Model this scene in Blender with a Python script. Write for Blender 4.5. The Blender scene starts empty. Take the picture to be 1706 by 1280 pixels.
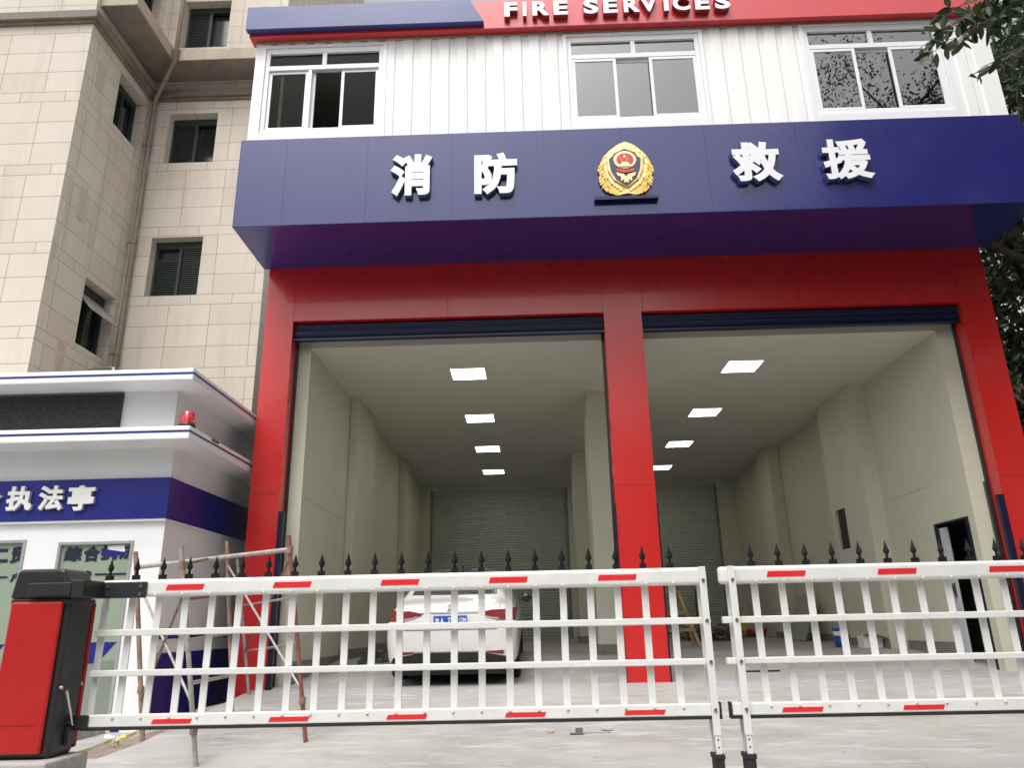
import bpy, bmesh, math, random
from mathutils import Vector, Matrix
from mathutils.bvhtree import BVHTree

# ---------------------------------------------------------------- camera, sky, sun, exposure
SC = bpy.context.scene
COL = SC.collection
F_PX, YAW, PITCH, ROLL = 1244.4687, math.radians(-1.13900728), math.radians(17.95797658), math.radians(-1.21246556)
CAM = Vector((-0.0164178, -10.6, 0.74603644))
fwd = Vector((math.sin(YAW) * math.cos(PITCH), math.cos(YAW) * math.cos(PITCH), math.sin(PITCH)))
rt0 = Vector((math.cos(YAW), -math.sin(YAW), 0)); up0 = rt0.cross(fwd)
RT = math.cos(ROLL) * rt0 + math.sin(ROLL) * up0
UP = -math.sin(ROLL) * rt0 + math.cos(ROLL) * up0
cd = bpy.data.cameras.new("camera"); cam = bpy.data.objects.new("camera", cd); COL.objects.link(cam)
cd.sensor_fit = 'HORIZONTAL'; cd.sensor_width = 36; cd.lens = F_PX / 1706 * 36; cd.clip_start = 0.05; cd.clip_end = 3000
M = Matrix.Identity(4)
for i in range(3):
    M[i][0] = RT[i]; M[i][1] = UP[i]; M[i][2] = -fwd[i]; M[i][3] = CAM[i]
cam.matrix_world = M
SC.camera = cam

SUN_EL, SUN_AZ = math.radians(62), math.radians(198)      # azimuth clockwise from +Y: behind the camera, a little left
w = bpy.data.worlds.new("World"); SC.world = w; w.use_nodes = True
nt = w.node_tree; bg = nt.nodes['Background']
sky = nt.nodes.new('ShaderNodeTexSky'); sky.sky_type = 'NISHITA'; sky.sun_disc = False
sky.sun_elevation = SUN_EL; sky.sun_rotation = SUN_AZ; sky.air_density = 1.0; sky.dust_density = 6.0; sky.ozone_density = 1.0
hs = nt.nodes.new('ShaderNodeHueSaturation'); hs.inputs['Saturation'].default_value = 0.22
nt.links.new(sky.outputs[0], hs.inputs['Color']); nt.links.new(hs.outputs[0], bg.inputs['Color'])
bg.inputs['Strength'].default_value = 0.15
sl = bpy.data.lights.new("sun", 'SUN'); so = bpy.data.objects.new("sun", sl); COL.objects.link(so)
sl.energy = 0.75; sl.angle = math.radians(28); sl.color = (1.0, 0.97, 0.92)
sd = Vector((math.sin(SUN_AZ) * math.cos(SUN_EL), math.cos(SUN_AZ) * math.cos(SUN_EL), math.sin(SUN_EL)))
so.rotation_euler = sd.to_track_quat('Z', 'Y').to_euler()
SC.view_settings.view_transform = 'Standard'; SC.view_settings.look = 'None'
SC.view_settings.gamma = 1; SC.view_settings.use_curve_mapping = False
SC.view_settings.exposure = 0.62

# ---------------------------------------------------------------- helpers
def at(px, py, ax, val):
    """point of the plane ax=val seen at photograph pixel (px,py)"""
    d = fwd + RT * ((px - 853) / F_PX) - UP * ((py - 640) / F_PX)
    i = 'xyz'.index(ax); t = (val - CAM[i]) / d[i]
    return CAM + d * t

def tag(o, label=None, cat=None, group=None, kind=None):
    if label: o['label'] = label
    if cat: o['category'] = cat
    if group: o['group'] = group
    if kind: o['kind'] = kind
    return o

def thing(name, label, cat, loc=(0, 0, 0), group=None, rot=None):
    o = bpy.data.objects.new(name, None); COL.objects.link(o); o.empty_display_size = 0.2
    o.location = loc
    if rot: o.rotation_euler = rot
    return tag(o, label, cat, group)

class MB:
    """collects faces in world (or, under a rotated thing, local) coordinates"""
    def __init__(s): s.v = []; s.f = []; s.mi = []; s.smooth = []
    def face(s, pts, mi=0, sm=False):
        n = len(s.v); s.v += [tuple(p) for p in pts]; s.f.append(tuple(range(n, n + len(pts)))); s.mi.append(mi); s.smooth.append(sm)
    def mesh(s, vs, fs, mi=0, sm=False):
        n = len(s.v); s.v += [tuple(p) for p in vs]
        for f in fs: s.f.append(tuple(n + i for i in f)); s.mi.append(mi); s.smooth.append(sm)
        return s
    def box(s, x0, x1, y0, y1, z0, z1, mi=0):
        v = [(x, y, z) for z in (z0, z1) for y in (y0, y1) for x in (x0, x1)]
        return s.mesh(v, [(0, 2, 3, 1), (4, 5, 7, 6), (0, 1, 5, 4), (2, 6, 7, 3), (0, 4, 6, 2), (1, 3, 7, 5)], mi)
    def prism(s, pts, d, mi=0):
        """polygon pts (3D, planar) pushed by vector d"""
        pts = [Vector(p) for p in pts]; d = Vector(d); n = len(pts)
        nrm = Vector((0, 0, 0))
        for i in range(n): nrm += pts[i].cross(pts[(i + 1) % n])
        if nrm.dot(d) > 0: pts.reverse()
        v = pts + [p + d for p in pts]
        fs = [tuple(range(n)), tuple(range(2 * n - 1, n - 1, -1))] + [(i, i + n, (i + 1) % n + n, (i + 1) % n) for i in range(n)]
        return s.mesh(v, fs, mi)
    def tube(s, pts, r, n=10, mi=0, caps=True):
        pts = [Vector(p) for p in pts]; k = len(pts)
        rr = r if isinstance(r, (list, tuple)) else [r] * k
        vs = []; fs = []
        ref = None
        for i, p in enumerate(pts):
            t = (pts[min(i + 1, k - 1)] - pts[max(i - 1, 0)]).normalized()
            if ref is None: ref = Vector((0, 0, 1)) if abs(t.z) < .9 else Vector((1, 0, 0))
            a = (ref - t * ref.dot(t)).normalized(); b = t.cross(a); ref = a
            for j in range(n):
                an = 2 * math.pi * j / n
                vs.append(p + (a * math.cos(an) + b * math.sin(an)) * rr[i])
        for i in range(k - 1):
            for j in range(n):
                fs.append((i * n + j, i * n + (j + 1) % n, (i + 1) * n + (j + 1) % n, (i + 1) * n + j))
        s.mesh(vs, fs, mi, True)
        if caps:
            s.mesh(vs[:n], [tuple(range(n - 1, -1, -1))], mi); s.mesh(vs[-n:], [tuple(range(n))], mi)
        return s
    def lathe(s, prof, c=(0, 0, 0), n=16, mi=0, sm=True):
        vs = []; fs = []
        for r, z in prof:
            for j in range(n):
                a = 2 * math.pi * j / n; vs.append((c[0] + r * math.cos(a), c[1] + r * math.sin(a), c[2] + z))
        for i in range(len(prof) - 1):
            for j in range(n): fs.append((i * n + j, i * n + (j + 1) % n, (i + 1) * n + (j + 1) % n, (i + 1) * n + j))
        return s.mesh(vs, fs, mi, sm)
    def wall(s, ax, pos, u0, u1, z0, z1, holes=(), depth=0.2, mi=0):
        """wall sheet facing -y (ax='y') or +x / -x (ax='x' / 'X') with holes and their reveals going inwards"""
        us = sorted({u0, u1} | {h[0] for h in holes} | {h[1] for h in holes})
        zs = sorted({z0, z1} | {h[2] for h in holes} | {h[3] for h in holes})
        dep = depth if ax in 'yX' else -depth
        P = (lambda u, d, z: (u, pos + d, z)) if ax == 'y' else (lambda u, d, z: (pos + d, u, z))
        def quad(a, b, c, d):
            self_pts = [a, b, c, d]
            s.face(self_pts if ax in 'yx' else self_pts[::-1], mi)
        for i in range(len(us) - 1):
            for j in range(len(zs) - 1):
                a, b, c, d = us[i], us[i + 1], zs[j], zs[j + 1]
                if any(h[0] < (a + b) / 2 < h[1] and h[2] < (c + d) / 2 < h[3] for h in holes): continue
                quad(P(a, 0, c), P(b, 0, c), P(b, 0, d), P(a, 0, d))
        for a, b, c, d in holes:
            quad(P(a, 0, c), P(a, 0, d), P(a, dep, d), P(a, dep, c))
            quad(P(b, 0, c), P(b, dep, c), P(b, dep, d), P(b, 0, d))
            quad(P(a, 0, d), P(b, 0, d), P(b, dep, d), P(a, dep, d))
            quad(P(a, 0, c), P(a, dep, c), P(b, dep, c), P(b, 0, c))
        return s
    def pieces(s):
        """face lists of the far-apart pieces of this builder"""
        par = list(range(len(s.v)))
        def find(a):
            while par[a] != a: par[a] = par[par[a]]; a = par[a]
            return a
        for f in s.f:
            r = find(f[0])
            for i in f[1:]: par[find(i)] = r
        roots = {}
        for i in range(len(s.v)): roots.setdefault(find(i), []).append(i)
        ks = list(roots)
        if len(ks) > 400 or len(ks) < 2: return None
        lo = [[min(s.v[i][c] for i in roots[k]) for c in range(3)] for k in ks]; hi = [[max(s.v[i][c] for i in roots[k]) for c in range(3)] for k in ks]
        size = [max(h - l for h, l in zip(hi[a], lo[a])) for a in range(len(ks))]
        grp = list(range(len(ks)))
        def gf(a):
            while grp[a] != a: a = grp[a]
            return a
        for a in range(len(ks)):
            for b in range(a + 1, len(ks)):
                gap = math.sqrt(sum(max(0, lo[a][c] - hi[b][c], lo[b][c] - hi[a][c]) ** 2 for c in range(3)))
                if gap <= max(.02, .5 * max(size[a], size[b])): grp[gf(a)] = gf(b)
        idx = {k: gf(n) for n, k in enumerate(ks)}
        out = {}
        for n, f in enumerate(s.f): out.setdefault(idx[find(f[0])], []).append(n)
        return list(out.values()) if len(out) > 1 else None
    def build(s, name, mats, parent=None, bevel=0, seg=2, label=None):
        ps = s.pieces() if parent is not None and len(s.v) < 20000 else None
        if ps:
            first = None
            for fl_ in ps:
                b = MB(); m_ = {}
                for n in fl_:
                    f = []
                    for i in s.f[n]:
                        if i not in m_: m_[i] = len(b.v); b.v.append(s.v[i])
                        f.append(m_[i])
                    b.f.append(tuple(f)); b.mi.append(s.mi[n]); b.smooth.append(s.smooth[n])
                o = b.build1(name, mats, parent, bevel, seg, label)
                first = first or o
            return first
        return s.build1(name, mats, parent, bevel, seg, label)
    def build1(s, name, mats, parent=None, bevel=0, seg=2, label=None):
        me = bpy.data.meshes.new(name)
        off = Vector((0, 0, 0))
        if parent is not None and not parent.get('_local'):
            p = parent
            while p is not None: off += p.location; p = p.parent
        me.from_pydata([(x - off.x, y - off.y, z - off.z) for x, y, z in s.v], [], s.f)
        for m in (mats if isinstance(mats, (list, tuple)) else [mats]): me.materials.append(m)
        for p, m, sm in zip(me.polygons, s.mi, s.smooth): p.material_index = m; p.use_smooth = sm
        me.validate(); me.update()
        o = bpy.data.objects.new(name, me); COL.objects.link(o)
        if parent is not None: o.parent = parent
        if bevel:
            b = o.modifiers.new('bevel', 'BEVEL'); b.width = bevel; b.segments = seg; b.limit_method = 'ANGLE'; b.angle_limit = math.radians(40)
        if parent is not None and parent.get('_local'): o['_local'] = 1
        if label: o['label'] = label
        return o

def single(o, base):
    """give a one-mesh thing its origin at its base"""
    b = Vector(base); o.data.transform(Matrix.Translation(-b)); o.location = b
    return o

def copy_tree(o, parent=None):
    kids = [c for c in bpy.data.objects if c.parent == o]
    c = o.copy(); COL.objects.link(c)
    if parent is not None: c.parent = parent
    for k in kids: copy_tree(k, c)
    return c

# ---------------------------------------------------------------- materials
class N:
    """tiny node-graph writer"""
    def __init__(s, nt): s.nt = nt
    def new(s, t, **kw):
        n = s.nt.nodes.new(t)
        for k, v in kw.items(): setattr(n, k, v)
        return n
    def link(s, a, b): s.nt.links.new(a, b)
    def m(s, op, a, b=None, c=None):
        n = s.new('ShaderNodeMath', operation=op)
        for i, v in enumerate((a, b, c)):
            if v is None: continue
            if isinstance(v, (int, float)): n.inputs[i].default_value = v
            else: s.link(v, n.inputs[i])
        return n.outputs[0]
    def noise(s, vec, scale, detail=4, rough=.55, stretch=None):
        if stretch:
            mp = s.new('ShaderNodeMapping'); mp.inputs['Scale'].default_value = stretch; s.link(vec, mp.inputs['Vector']); vec = mp.outputs[0]
        n = s.new('ShaderNodeTexNoise'); n.inputs['Scale'].default_value = scale; n.inputs['Detail'].default_value = detail; n.inputs['Roughness'].default_value = rough
        s.link(vec, n.inputs['Vector']); return n.outputs['Fac']
    def ramp(s, fac, stops):
        r = s.new('ShaderNodeValToRGB'); e = r.color_ramp.elements
        while len(e) < len(stops): e.new(0.5)
        for i, (p, c) in enumerate(stops):
            e[i].position = p; e[i].color = (*c, 1) if len(c) == 3 else c
        s.link(fac, r.inputs[0]); return r.outputs[0]
    def mix(s, fac, a, b, blend='MIX'):
        n = s.new('ShaderNodeMix', data_type='RGBA', blend_type=blend)
        for sock, v in ((n.inputs[0], fac), (n.inputs[6], a), (n.inputs[7], b)):
            if isinstance(v, (int, float)): sock.default_value = v
            elif isinstance(v, tuple): sock.default_value = (*v, 1)
            else: s.link(v, sock)
        return n.outputs[2]
    def bump(s, h, strength, dist=0.01):
        b = s.new('ShaderNodeBump'); b.inputs['Strength'].default_value = strength; b.inputs['Distance'].default_value = dist
        s.link(h, b.inputs['Height']); return b.outputs[0]

def mk(name):
    m = bpy.data.materials.new(name); m.use_nodes = True
    return m, N(m.node_tree), m.node_tree.nodes['Principled BSDF']

def mat(name, col, rough=.5, metal=0, var=.12, vscale=6, dirt=0, dirtcol=None, bump=0, bscale=40, coat=0, wave=0, wscale=1.2, stretch=None, spec=None):
    """base paint with blotchy variation, optional dirt, fine bump and slow waviness"""
    m, n, b = mk(name)
    pos = n.new('ShaderNodeNewGeometry').outputs['Position']
    f = n.noise(pos, vscale, 5, .6, stretch)
    c = n.ramp(f, [(.3, tuple(x * (1 - var) for x in col)), (.7, tuple(min(1, x * (1 + var)) for x in col))])
    if dirt:
        d = n.noise(pos, vscale * .55, 6, .65, stretch or (1, 1, .35))
        dm = n.ramp(d, [(.5, (0, 0, 0)), (.78, (dirt, dirt, dirt))])
        c = n.mix(dm, c, dirtcol or tuple(x * .45 for x in col))
    n.link(c, b.inputs['Base Color'])
    r = n.noise(pos, vscale * 2.3, 3)
    rr = n.m('ADD', n.m('MULTIPLY', r, .16), rough - .08); n.link(rr, b.inputs['Roughness'])
    b.inputs['Metallic'].default_value = metal
    if spec is not None: b.inputs['Specular IOR Level'].default_value = spec
    if coat: b.inputs['Coat Weight'].default_value = coat; b.inputs['Coat Roughness'].default_value = .10
    if bump or wave:
        h = n.m('MULTIPLY', n.noise(pos, bscale, 4), bump) if bump else None
        if wave:
            wv = n.m('MULTIPLY', n.noise(pos, wscale, 2), wave * 10)
            h = wv if h is None else n.m('ADD', h, wv)
        n.link(n.bump(h, 1.0, .01), b.inputs['Normal'])
    return m

def emit(name, col, st):
    m, n, b = mk(name)
    b.inputs['Base Color'].default_value = (*col, 1); b.inputs['Emission Color'].default_value = (*col, 1); b.inputs['Emission Strength'].default_value = st
    return m

def glass(name, tint=(.85, .9, .88), ior=3.0):
    m, n, b = mk(name); nt_ = m.node_tree; nt_.nodes.remove(b)
    out = nt_.nodes['Material Output']
    fr = n.new('ShaderNodeFresnel'); fr.inputs['IOR'].default_value = ior
    tr = n.new('ShaderNodeBsdfTransparent'); tr.inputs['Color'].default_value = (*tint, 1)
    gl = n.new('ShaderNodeBsdfGlossy'); gl.inputs['Roughness'].default_value = .015
    mx = n.new('ShaderNodeMixShader'); n.link(fr.outputs[0], mx.inputs[0]); n.link(tr.outputs[0], mx.inputs[1]); n.link(gl.outputs[0], mx.inputs[2])
    n.link(mx.outputs[0], out.inputs['Surface'])
    return m

def stone(name, axis):
    """beige stone cladding: three tall courses and one thin one, joints offset in the thin course"""
    m, n, b = mk(name)
    pos = n.new('ShaderNodeNewGeometry').outputs['Position']
    sp = n.new('ShaderNodeSeparateXYZ'); n.link(pos, sp.inputs[0])
    u = sp.outputs[0 if axis == 'x' else 1]; z = sp.outputs[2]
    PZ, TH, BG, WD = 1.61, .222, .46267, .866
    v = n.m('SUBTRACT', z, 7.175 - PZ * 10)
    q = n.m('DIVIDE', v, PZ); mm = n.m('MULTIPLY', n.m('FRACT', q), PZ)
    thin = n.m('LESS_THAN', mm, TH)
    k = n.m('DIVIDE', n.m('SUBTRACT', mm, TH), BG); fk = n.m('FRACT', k)
    dbig = n.m('MULTIPLY', n.m('MINIMUM', fk, n.m('SUBTRACT', 1.0, fk)), BG)
    dthin = n.m('MINIMUM', mm, n.m('SUBTRACT', TH, mm))
    drow = n.m('ADD', n.m('MULTIPLY', thin, dthin), n.m('MULTIPLY', n.m('SUBTRACT', 1.0, thin), dbig))
    uu = n.m('ADD', n.m('DIVIDE', n.m('ADD', u, 7.327 + WD * 40 if axis == 'x' else WD * 40 - 1.28), WD), n.m('MULTIPLY', thin, .5))
    fu = n.m('FRACT', uu)
    dcol = n.m('MULTIPLY', n.m('MINIMUM', fu, n.m('SUBTRACT', 1.0, fu)), WD)
    d = n.m('MINIMUM', drow, dcol)
    gm = n.new('ShaderNodeMapRange'); gm.inputs[1].default_value = .004; gm.inputs[2].default_value = .011; n.link(d, gm.inputs[0])
    idv = n.new('ShaderNodeCombineXYZ'); n.link(n.m('FLOOR', uu), idv.inputs[0]); n.link(n.m('ADD', n.m('MULTIPLY', n.m('FLOOR', q), 5), n.m('MULTIPLY', n.m('SUBTRACT', 1.0, thin), n.m('ADD', n.m('FLOOR', k), 1))), idv.inputs[1])
    wn = n.new('ShaderNodeTexWhiteNoise', noise_dimensions='3D'); n.link(idv.outputs[0], wn.inputs['Vector'])
    base = n.ramp(wn.outputs['Value'], [(0, (.61, .54, .455)), (.35, (.655, .59, .505)), (.7, (.675, .61, .53)), (1, (.635, .57, .475))])
    blot = n.noise(pos, 1.1, 6, .6)
    base = n.mix(n.ramp(blot, [(.35, (0, 0, 0)), (.75, (.4, .4, .4))]), base, (.55, .48, .39))
    streak = n.noise(pos, 2.2, 5, .65, (1.6, 1.6, .16))
    base = n.mix(n.ramp(streak, [(.52, (0, 0, 0)), (.78, (.5, .5, .5))]), base, (.36, .305, .245))
    fine = n.noise(pos, 9, 3, .6, (.5, .5, 14))
    base = n.mix(n.m('MULTIPLY', fine, .28), base, (.46, .40, .32))
    c = n.mix(gm.outputs[0], (.34, .285, .235), base)
    n.link(c, b.inputs['Base Color']); b.inputs['Roughness'].default_value = .62
    h = n.m('ADD', n.m('MULTIPLY', gm.outputs[0], .6), n.m('MULTIPLY', fine, .12))
    n.link(n.bump(h, .5, .006), b.inputs['Normal'])
    return m

def concrete(name):
    m, n, b = mk(name)
    pos = n.new('ShaderNodeNewGeometry').outputs['Position']
    a = n.noise(pos, .55, 7, .62); c2 = n.noise(pos, 2.3, 6, .6, (.8, 1.2, 1)); f = n.noise(pos, 60, 3)
    c = n.ramp(a, [(.3, (.31, .30, .285)), (.5, (.40, .39, .37)), (.72, (.46, .45, .43))])
    c = n.mix(n.ramp(c2, [(.45, (0, 0, 0)), (.75, (.85, .85, .85))]), c, (.29, .27, .245))
    scr = n.noise(pos, 3.4, 5, .7, (.45, 1.5, 1))
    c = n.mix(n.ramp(scr, [(.52, (0, 0, 0)), (.66, (.7, .7, .7))]), c, (.55, .545, .54))
    tyre = n.noise(pos, 1.2, 6, .72, (1.1, .8, 1))
    c = n.mix(n.ramp(tyre, [(.6, (0, 0, 0)), (.8, (.7, .7, .7))]), c, (.19, .18, .17))
    c = n.mix(n.m('MULTIPLY', f, .22), c, (.24, .23, .215))
    sp = n.new('ShaderNodeSeparateXYZ'); n.link(pos, sp.inputs[0])
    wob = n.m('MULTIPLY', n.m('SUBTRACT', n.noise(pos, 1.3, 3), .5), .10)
    dj = n.m('ABSOLUTE', n.m('ADD', n.m('ADD', sp.outputs[1], .06), wob))
    brk = n.ramp(n.noise(pos, 2.6, 4), [(.40, (0, 0, 0)), (.55, (.75, .75, .75))])
    c = n.mix(n.m('MULTIPLY', n.m('LESS_THAN', dj, .014), brk), c, (.10, .10, .13))
    chalk = n.m('MULTIPLY', n.ramp(dj, [(.05, (.85, .85, .85)), (.9, (0, 0, 0))]), n.ramp(n.noise(pos, 1.9, 5, .6, (.6, 1.4, 1)), [(.45, (0, 0, 0)), (.7, (1, 1, 1))]))
    c = n.mix(chalk, c, (.33, .35, .44))
    spot = n.new('ShaderNodeTexVoronoi'); spot.inputs['Scale'].default_value = 3.1; n.link(pos, spot.inputs['Vector'])
    c = n.mix(n.ramp(spot.outputs['Distance'], [(.035, (.7, .7, .7)), (.06, (0, 0, 0))]), c, (.16, .15, .14))
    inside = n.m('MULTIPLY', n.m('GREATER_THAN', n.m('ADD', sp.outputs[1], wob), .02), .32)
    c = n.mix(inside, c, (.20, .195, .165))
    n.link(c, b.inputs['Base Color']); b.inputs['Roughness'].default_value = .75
    n.link(n.bump(n.m('ADD', n.m('MULTIPLY', f, .3), a), .25, .01), b.inputs['Normal'])
    return m

def foliage(name, c0, c1, c2):
    m, n, b = mk(name)
    g = n.new('ShaderNodeNewGeometry')
    pos = g.outputs['Position']
    rnd = g.outputs['Random Per Island']
    c = n.ramp(rnd, [(0, c0), (.5, c1), (1, c2)])
    c = n.mix(n.ramp(n.noise(pos, .9, 3), [(.35, (0, 0, 0)), (.7, (.6, .6, .6))]), c, c0)
    n.link(c, b.inputs['Base Color']); b.inputs['Roughness'].default_value = .42
    b.inputs['Transmission Weight'].default_value = 0
    tr = n.new('ShaderNodeBsdfTranslucent'); n.link(c, tr.inputs['Color'])
    mx = n.new('ShaderNodeMixShader'); mx.inputs[0].default_value = .25
    out = m.node_tree.nodes['Material Output']
    n.link(b.outputs[0], mx.inputs[1]); n.link(tr.outputs[0], mx.inputs[2]); n.link(mx.outputs[0], out.inputs['Surface'])
    return m

RED = mat('red_panel', (.55, .020, .018), .26, var=.04, vscale=.8, wave=.05, wscale=1.3, coat=.5)
BLUE = mat('blue_panel', (.020, .022, .150), .2, var=.05, vscale=.8, wave=.03, wscale=.9, coat=.7)
BLUE2 = mat('booth_blue', (.012, .018, .20), .34, var=.06, vscale=2)
NAVY = mat('navy_paint', (.006, .008, .030), .35, var=.1)
SHNAVY = mat('shutter_navy', (.006, .011, .046), .35, var=.1)
SIGNRED = mat('sign_red', (.60, .03, .04), .3, var=.05, vscale=1, coat=.6, wave=.04)
SIGNBLUE = mat('sign_blue', (.03, .05, .20), .3, var=.05, vscale=1, coat=.15, wave=.04)
WHITE = mat('white_paint', (.80, .80, .79), .45, var=.03, vscale=3, dirt=.10, dirtcol=(.5, .48, .42))
BOOTHW = mat('booth_white', (.84, .85, .86), .32, var=.03, vscale=2, dirt=.08, dirtcol=(.5, .5, .48))
CORR = mat('corrugated_white', (.87, .87, .85), .42, var=.02, vscale=2.2, dirt=.18, dirtcol=(.55, .52, .40), stretch=(1.5, 1.5, .25))
PVC = mat('window_white', (.82, .83, .84), .3, var=.02)
RAILW = mat('rail_white', (.73, .73, .71), .35, var=.05, vscale=5, dirt=.32, dirtcol=(.55, .53, .47))
RIVET = mat('rivet_aged', (.62, .58, .46), .4, .2, var=.2, vscale=30)
REFL = mat('red_reflector', (.72, .03, .035), .3, var=.05, vscale=30)
BLACK = mat('black_plastic', (.022, .022, .024), .42, var=.15, vscale=10)
SPEAR = mat('spear_black', (.009, .009, .010), .6, var=.15, vscale=10, spec=.25)
RUBBER = mat('rubber', (.018, .018, .018), .8, var=.2, vscale=14)
CABRED = mat('cabinet_red', (.42, .014, .013), .38, var=.06, vscale=4, dirt=.15, dirtcol=(.35, .03, .02))
STEEL = mat('bolt_steel', (.55, .55, .55), .3, 1, var=.1)
LETTER = mat('letter_white', (.84, .84, .88), .35, var=.02)
LETRED = mat('letter_side_red', (.30, .03, .03), .5, var=.05)
LETSIDE = mat('letter_side_shadow', (.10, .11, .24), .5, var=.05)  # dark blue puts the shadow on the letter sides into their colour
GOLD = mat('gold_relief', (.72, .50, .13), .38, .35, var=.15, vscale=25)
GOLDL = mat('pale_gold', (.86, .72, .36), .4, .2, var=.1, vscale=25)
EMRED = mat('emblem_red', (.62, .06, .07), .4, var=.1)
EMDARK = mat('emblem_navy', (.06, .06, .13), .35, var=.1)
WALLIN = mat('plaster_cream', (.575, .575, .46), .7, var=.04, vscale=1.1, dirt=.25, dirtcol=(.50, .43, .33), bump=.12, bscale=90)
CEIL = mat('ceiling_white', (.62, .61, .53), .75, var=.03, vscale=1)
SKIRT = mat('skirting_grey', (.22, .20, .17), .6, var=.2, vscale=6)
SHUT = mat('shutter_grey', (.47, .49, .42), .5, var=.06, vscale=3)
DARKROOM = mat('dark_interior', (.09, .085, .075), .8, var=.2, vscale=2)
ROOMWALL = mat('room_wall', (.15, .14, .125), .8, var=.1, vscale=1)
WOODC = mat('cabinet_wood', (.40, .24, .10), .5, var=.15, vscale=3)
STX = stone('stone_cladding_front', 'x'); STY = stone('stone_cladding_side', 'y')
STPLAIN = mat('stone_trim', (.40, .33, .25), .6, var=.12, vscale=3, dirt=.5, dirtcol=(.16, .13, .10), stretch=(1.4, 1.4, .3), bump=.1)
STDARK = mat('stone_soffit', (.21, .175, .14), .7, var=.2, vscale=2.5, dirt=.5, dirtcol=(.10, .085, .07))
STPATCH = mat('stone_patch', (.50, .43, .35), .6, var=.06, vscale=6)
SHGREEN = mat('shutter_green', (.030, .042, .036), .4, var=.2, vscale=8)
PIPE = mat('pipe_brown', (.24, .19, .155), .45, var=.2, vscale=9, dirt=.4, stretch=(2, 2, .4))
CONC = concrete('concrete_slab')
DIRT = mat('dirt_ground', (.27, .22, .18), .9, var=.3, vscale=3, dirt=.5, bump=.5, bscale=18)
FROST = mat('frosted_glass', (.29, .355, .275), .16, var=.05, vscale=1.5, coat=.6)
FROSTD = mat('grey_glass', (.22, .25, .21), .2, var=.1, vscale=1.5, coat=.5)
ALU = mat('aluminium', (.50, .51, .52), .35, .6, var=.08)
INK = mat('navy_lettering', (.008, .010, .035), .5, var=.1)
RUST = mat('rusty_pipe', (.26, .17, .125), .6, .15, var=.35, vscale=14, dirt=.6, dirtcol=(.42, .38, .33))
GALV = mat('galvanised_pipe', (.46, .44, .40), .4, .55, var=.25, vscale=16, dirt=.4, dirtcol=(.25, .2, .15))
REDPIPE = mat('red_pipe', (.22, .075, .062), .5, var=.3, vscale=12, dirt=.4, dirtcol=(.25, .2, .17))
WOOD = mat('ladder_wood', (.52, .38, .17), .55, var=.2, vscale=9, stretch=(1, 1, .2))
CARW = mat('car_pearl', (.70, .69, .66), .22, var=.02, coat=1.0)
CARGL = mat('car_dark_glass', (.015, .016, .018), .08, var=.1, coat=1)
LENSR = mat('tail_lamp_red', (.20, .004, .010), .2, var=.2, vscale=20, coat=.25)
LENSD = mat('tail_lamp_clear', (.65, .50, .50), .15, var=.1, coat=1)
CHROME = mat('chrome_trim', (.75, .75, .75), .15, 1, var=.03)
PLATE = mat('plate_blue', (.02, .10, .50), .35, var=.05)
BEACON = mat('beacon_red', (.60, .02, .04), .2, var=.08, coat=1)
BARK = mat('bark', (.10, .075, .055), .85, var=.3, vscale=9, bump=.8, bscale=22, stretch=(2, 2, .5))
LEAF = foliage('leaf_dark', (.022, .038, .016), (.042, .066, .025), (.075, .108, .036))
LEAF2 = foliage('leaf_green', (.026, .044, .017), (.055, .085, .028), (.10, .13, .045))
LAMP = emit('lamp_diffuser', (1.0, .98, .92), 8.0)
GLASS = glass('window_glass'); GLASSLOW = glass('open_window_glass', (.55, .54, .5), 1.18)
CARD = mat('cardboard', (.36, .26, .17), .8, var=.12)
BOARD = mat('grey_board', (.34, .35, .28), .7, var=.08, vscale=2)
LED = mat('led_screen', (.020, .020, .021), .6, var=.2, vscale=3)
YEL = mat('yellow_plastic', (.60, .50, .03), .45, var=.1)
PINK = mat('crimson_plastic', (.35, .03, .06), .4, var=.1)
BLUEP = mat('blue_plastic', (.03, .10, .42), .4, var=.1)
PAPERW = mat('white_paper', (.75, .75, .74), .7, var=.05)
SKYBL = mat('light_blue', (.25, .45, .75), .5, var=.1)

def led_tex(m):
    n = N(m.node_tree); b = m.node_tree.nodes['Principled BSDF']
    pos = n.new('ShaderNodeNewGeometry').outputs['Position']
    v = n.new('ShaderNodeTexVoronoi'); v.inputs['Scale'].default_value = 62; n.link(pos, v.inputs['Vector'])
    c = n.ramp(v.outputs['Distance'], [(.18, (.075, .075, .075)), (.45, (.012, .012, .013))])
    n.link(c, b.inputs['Base Color'])
led_tex(LED)

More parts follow.
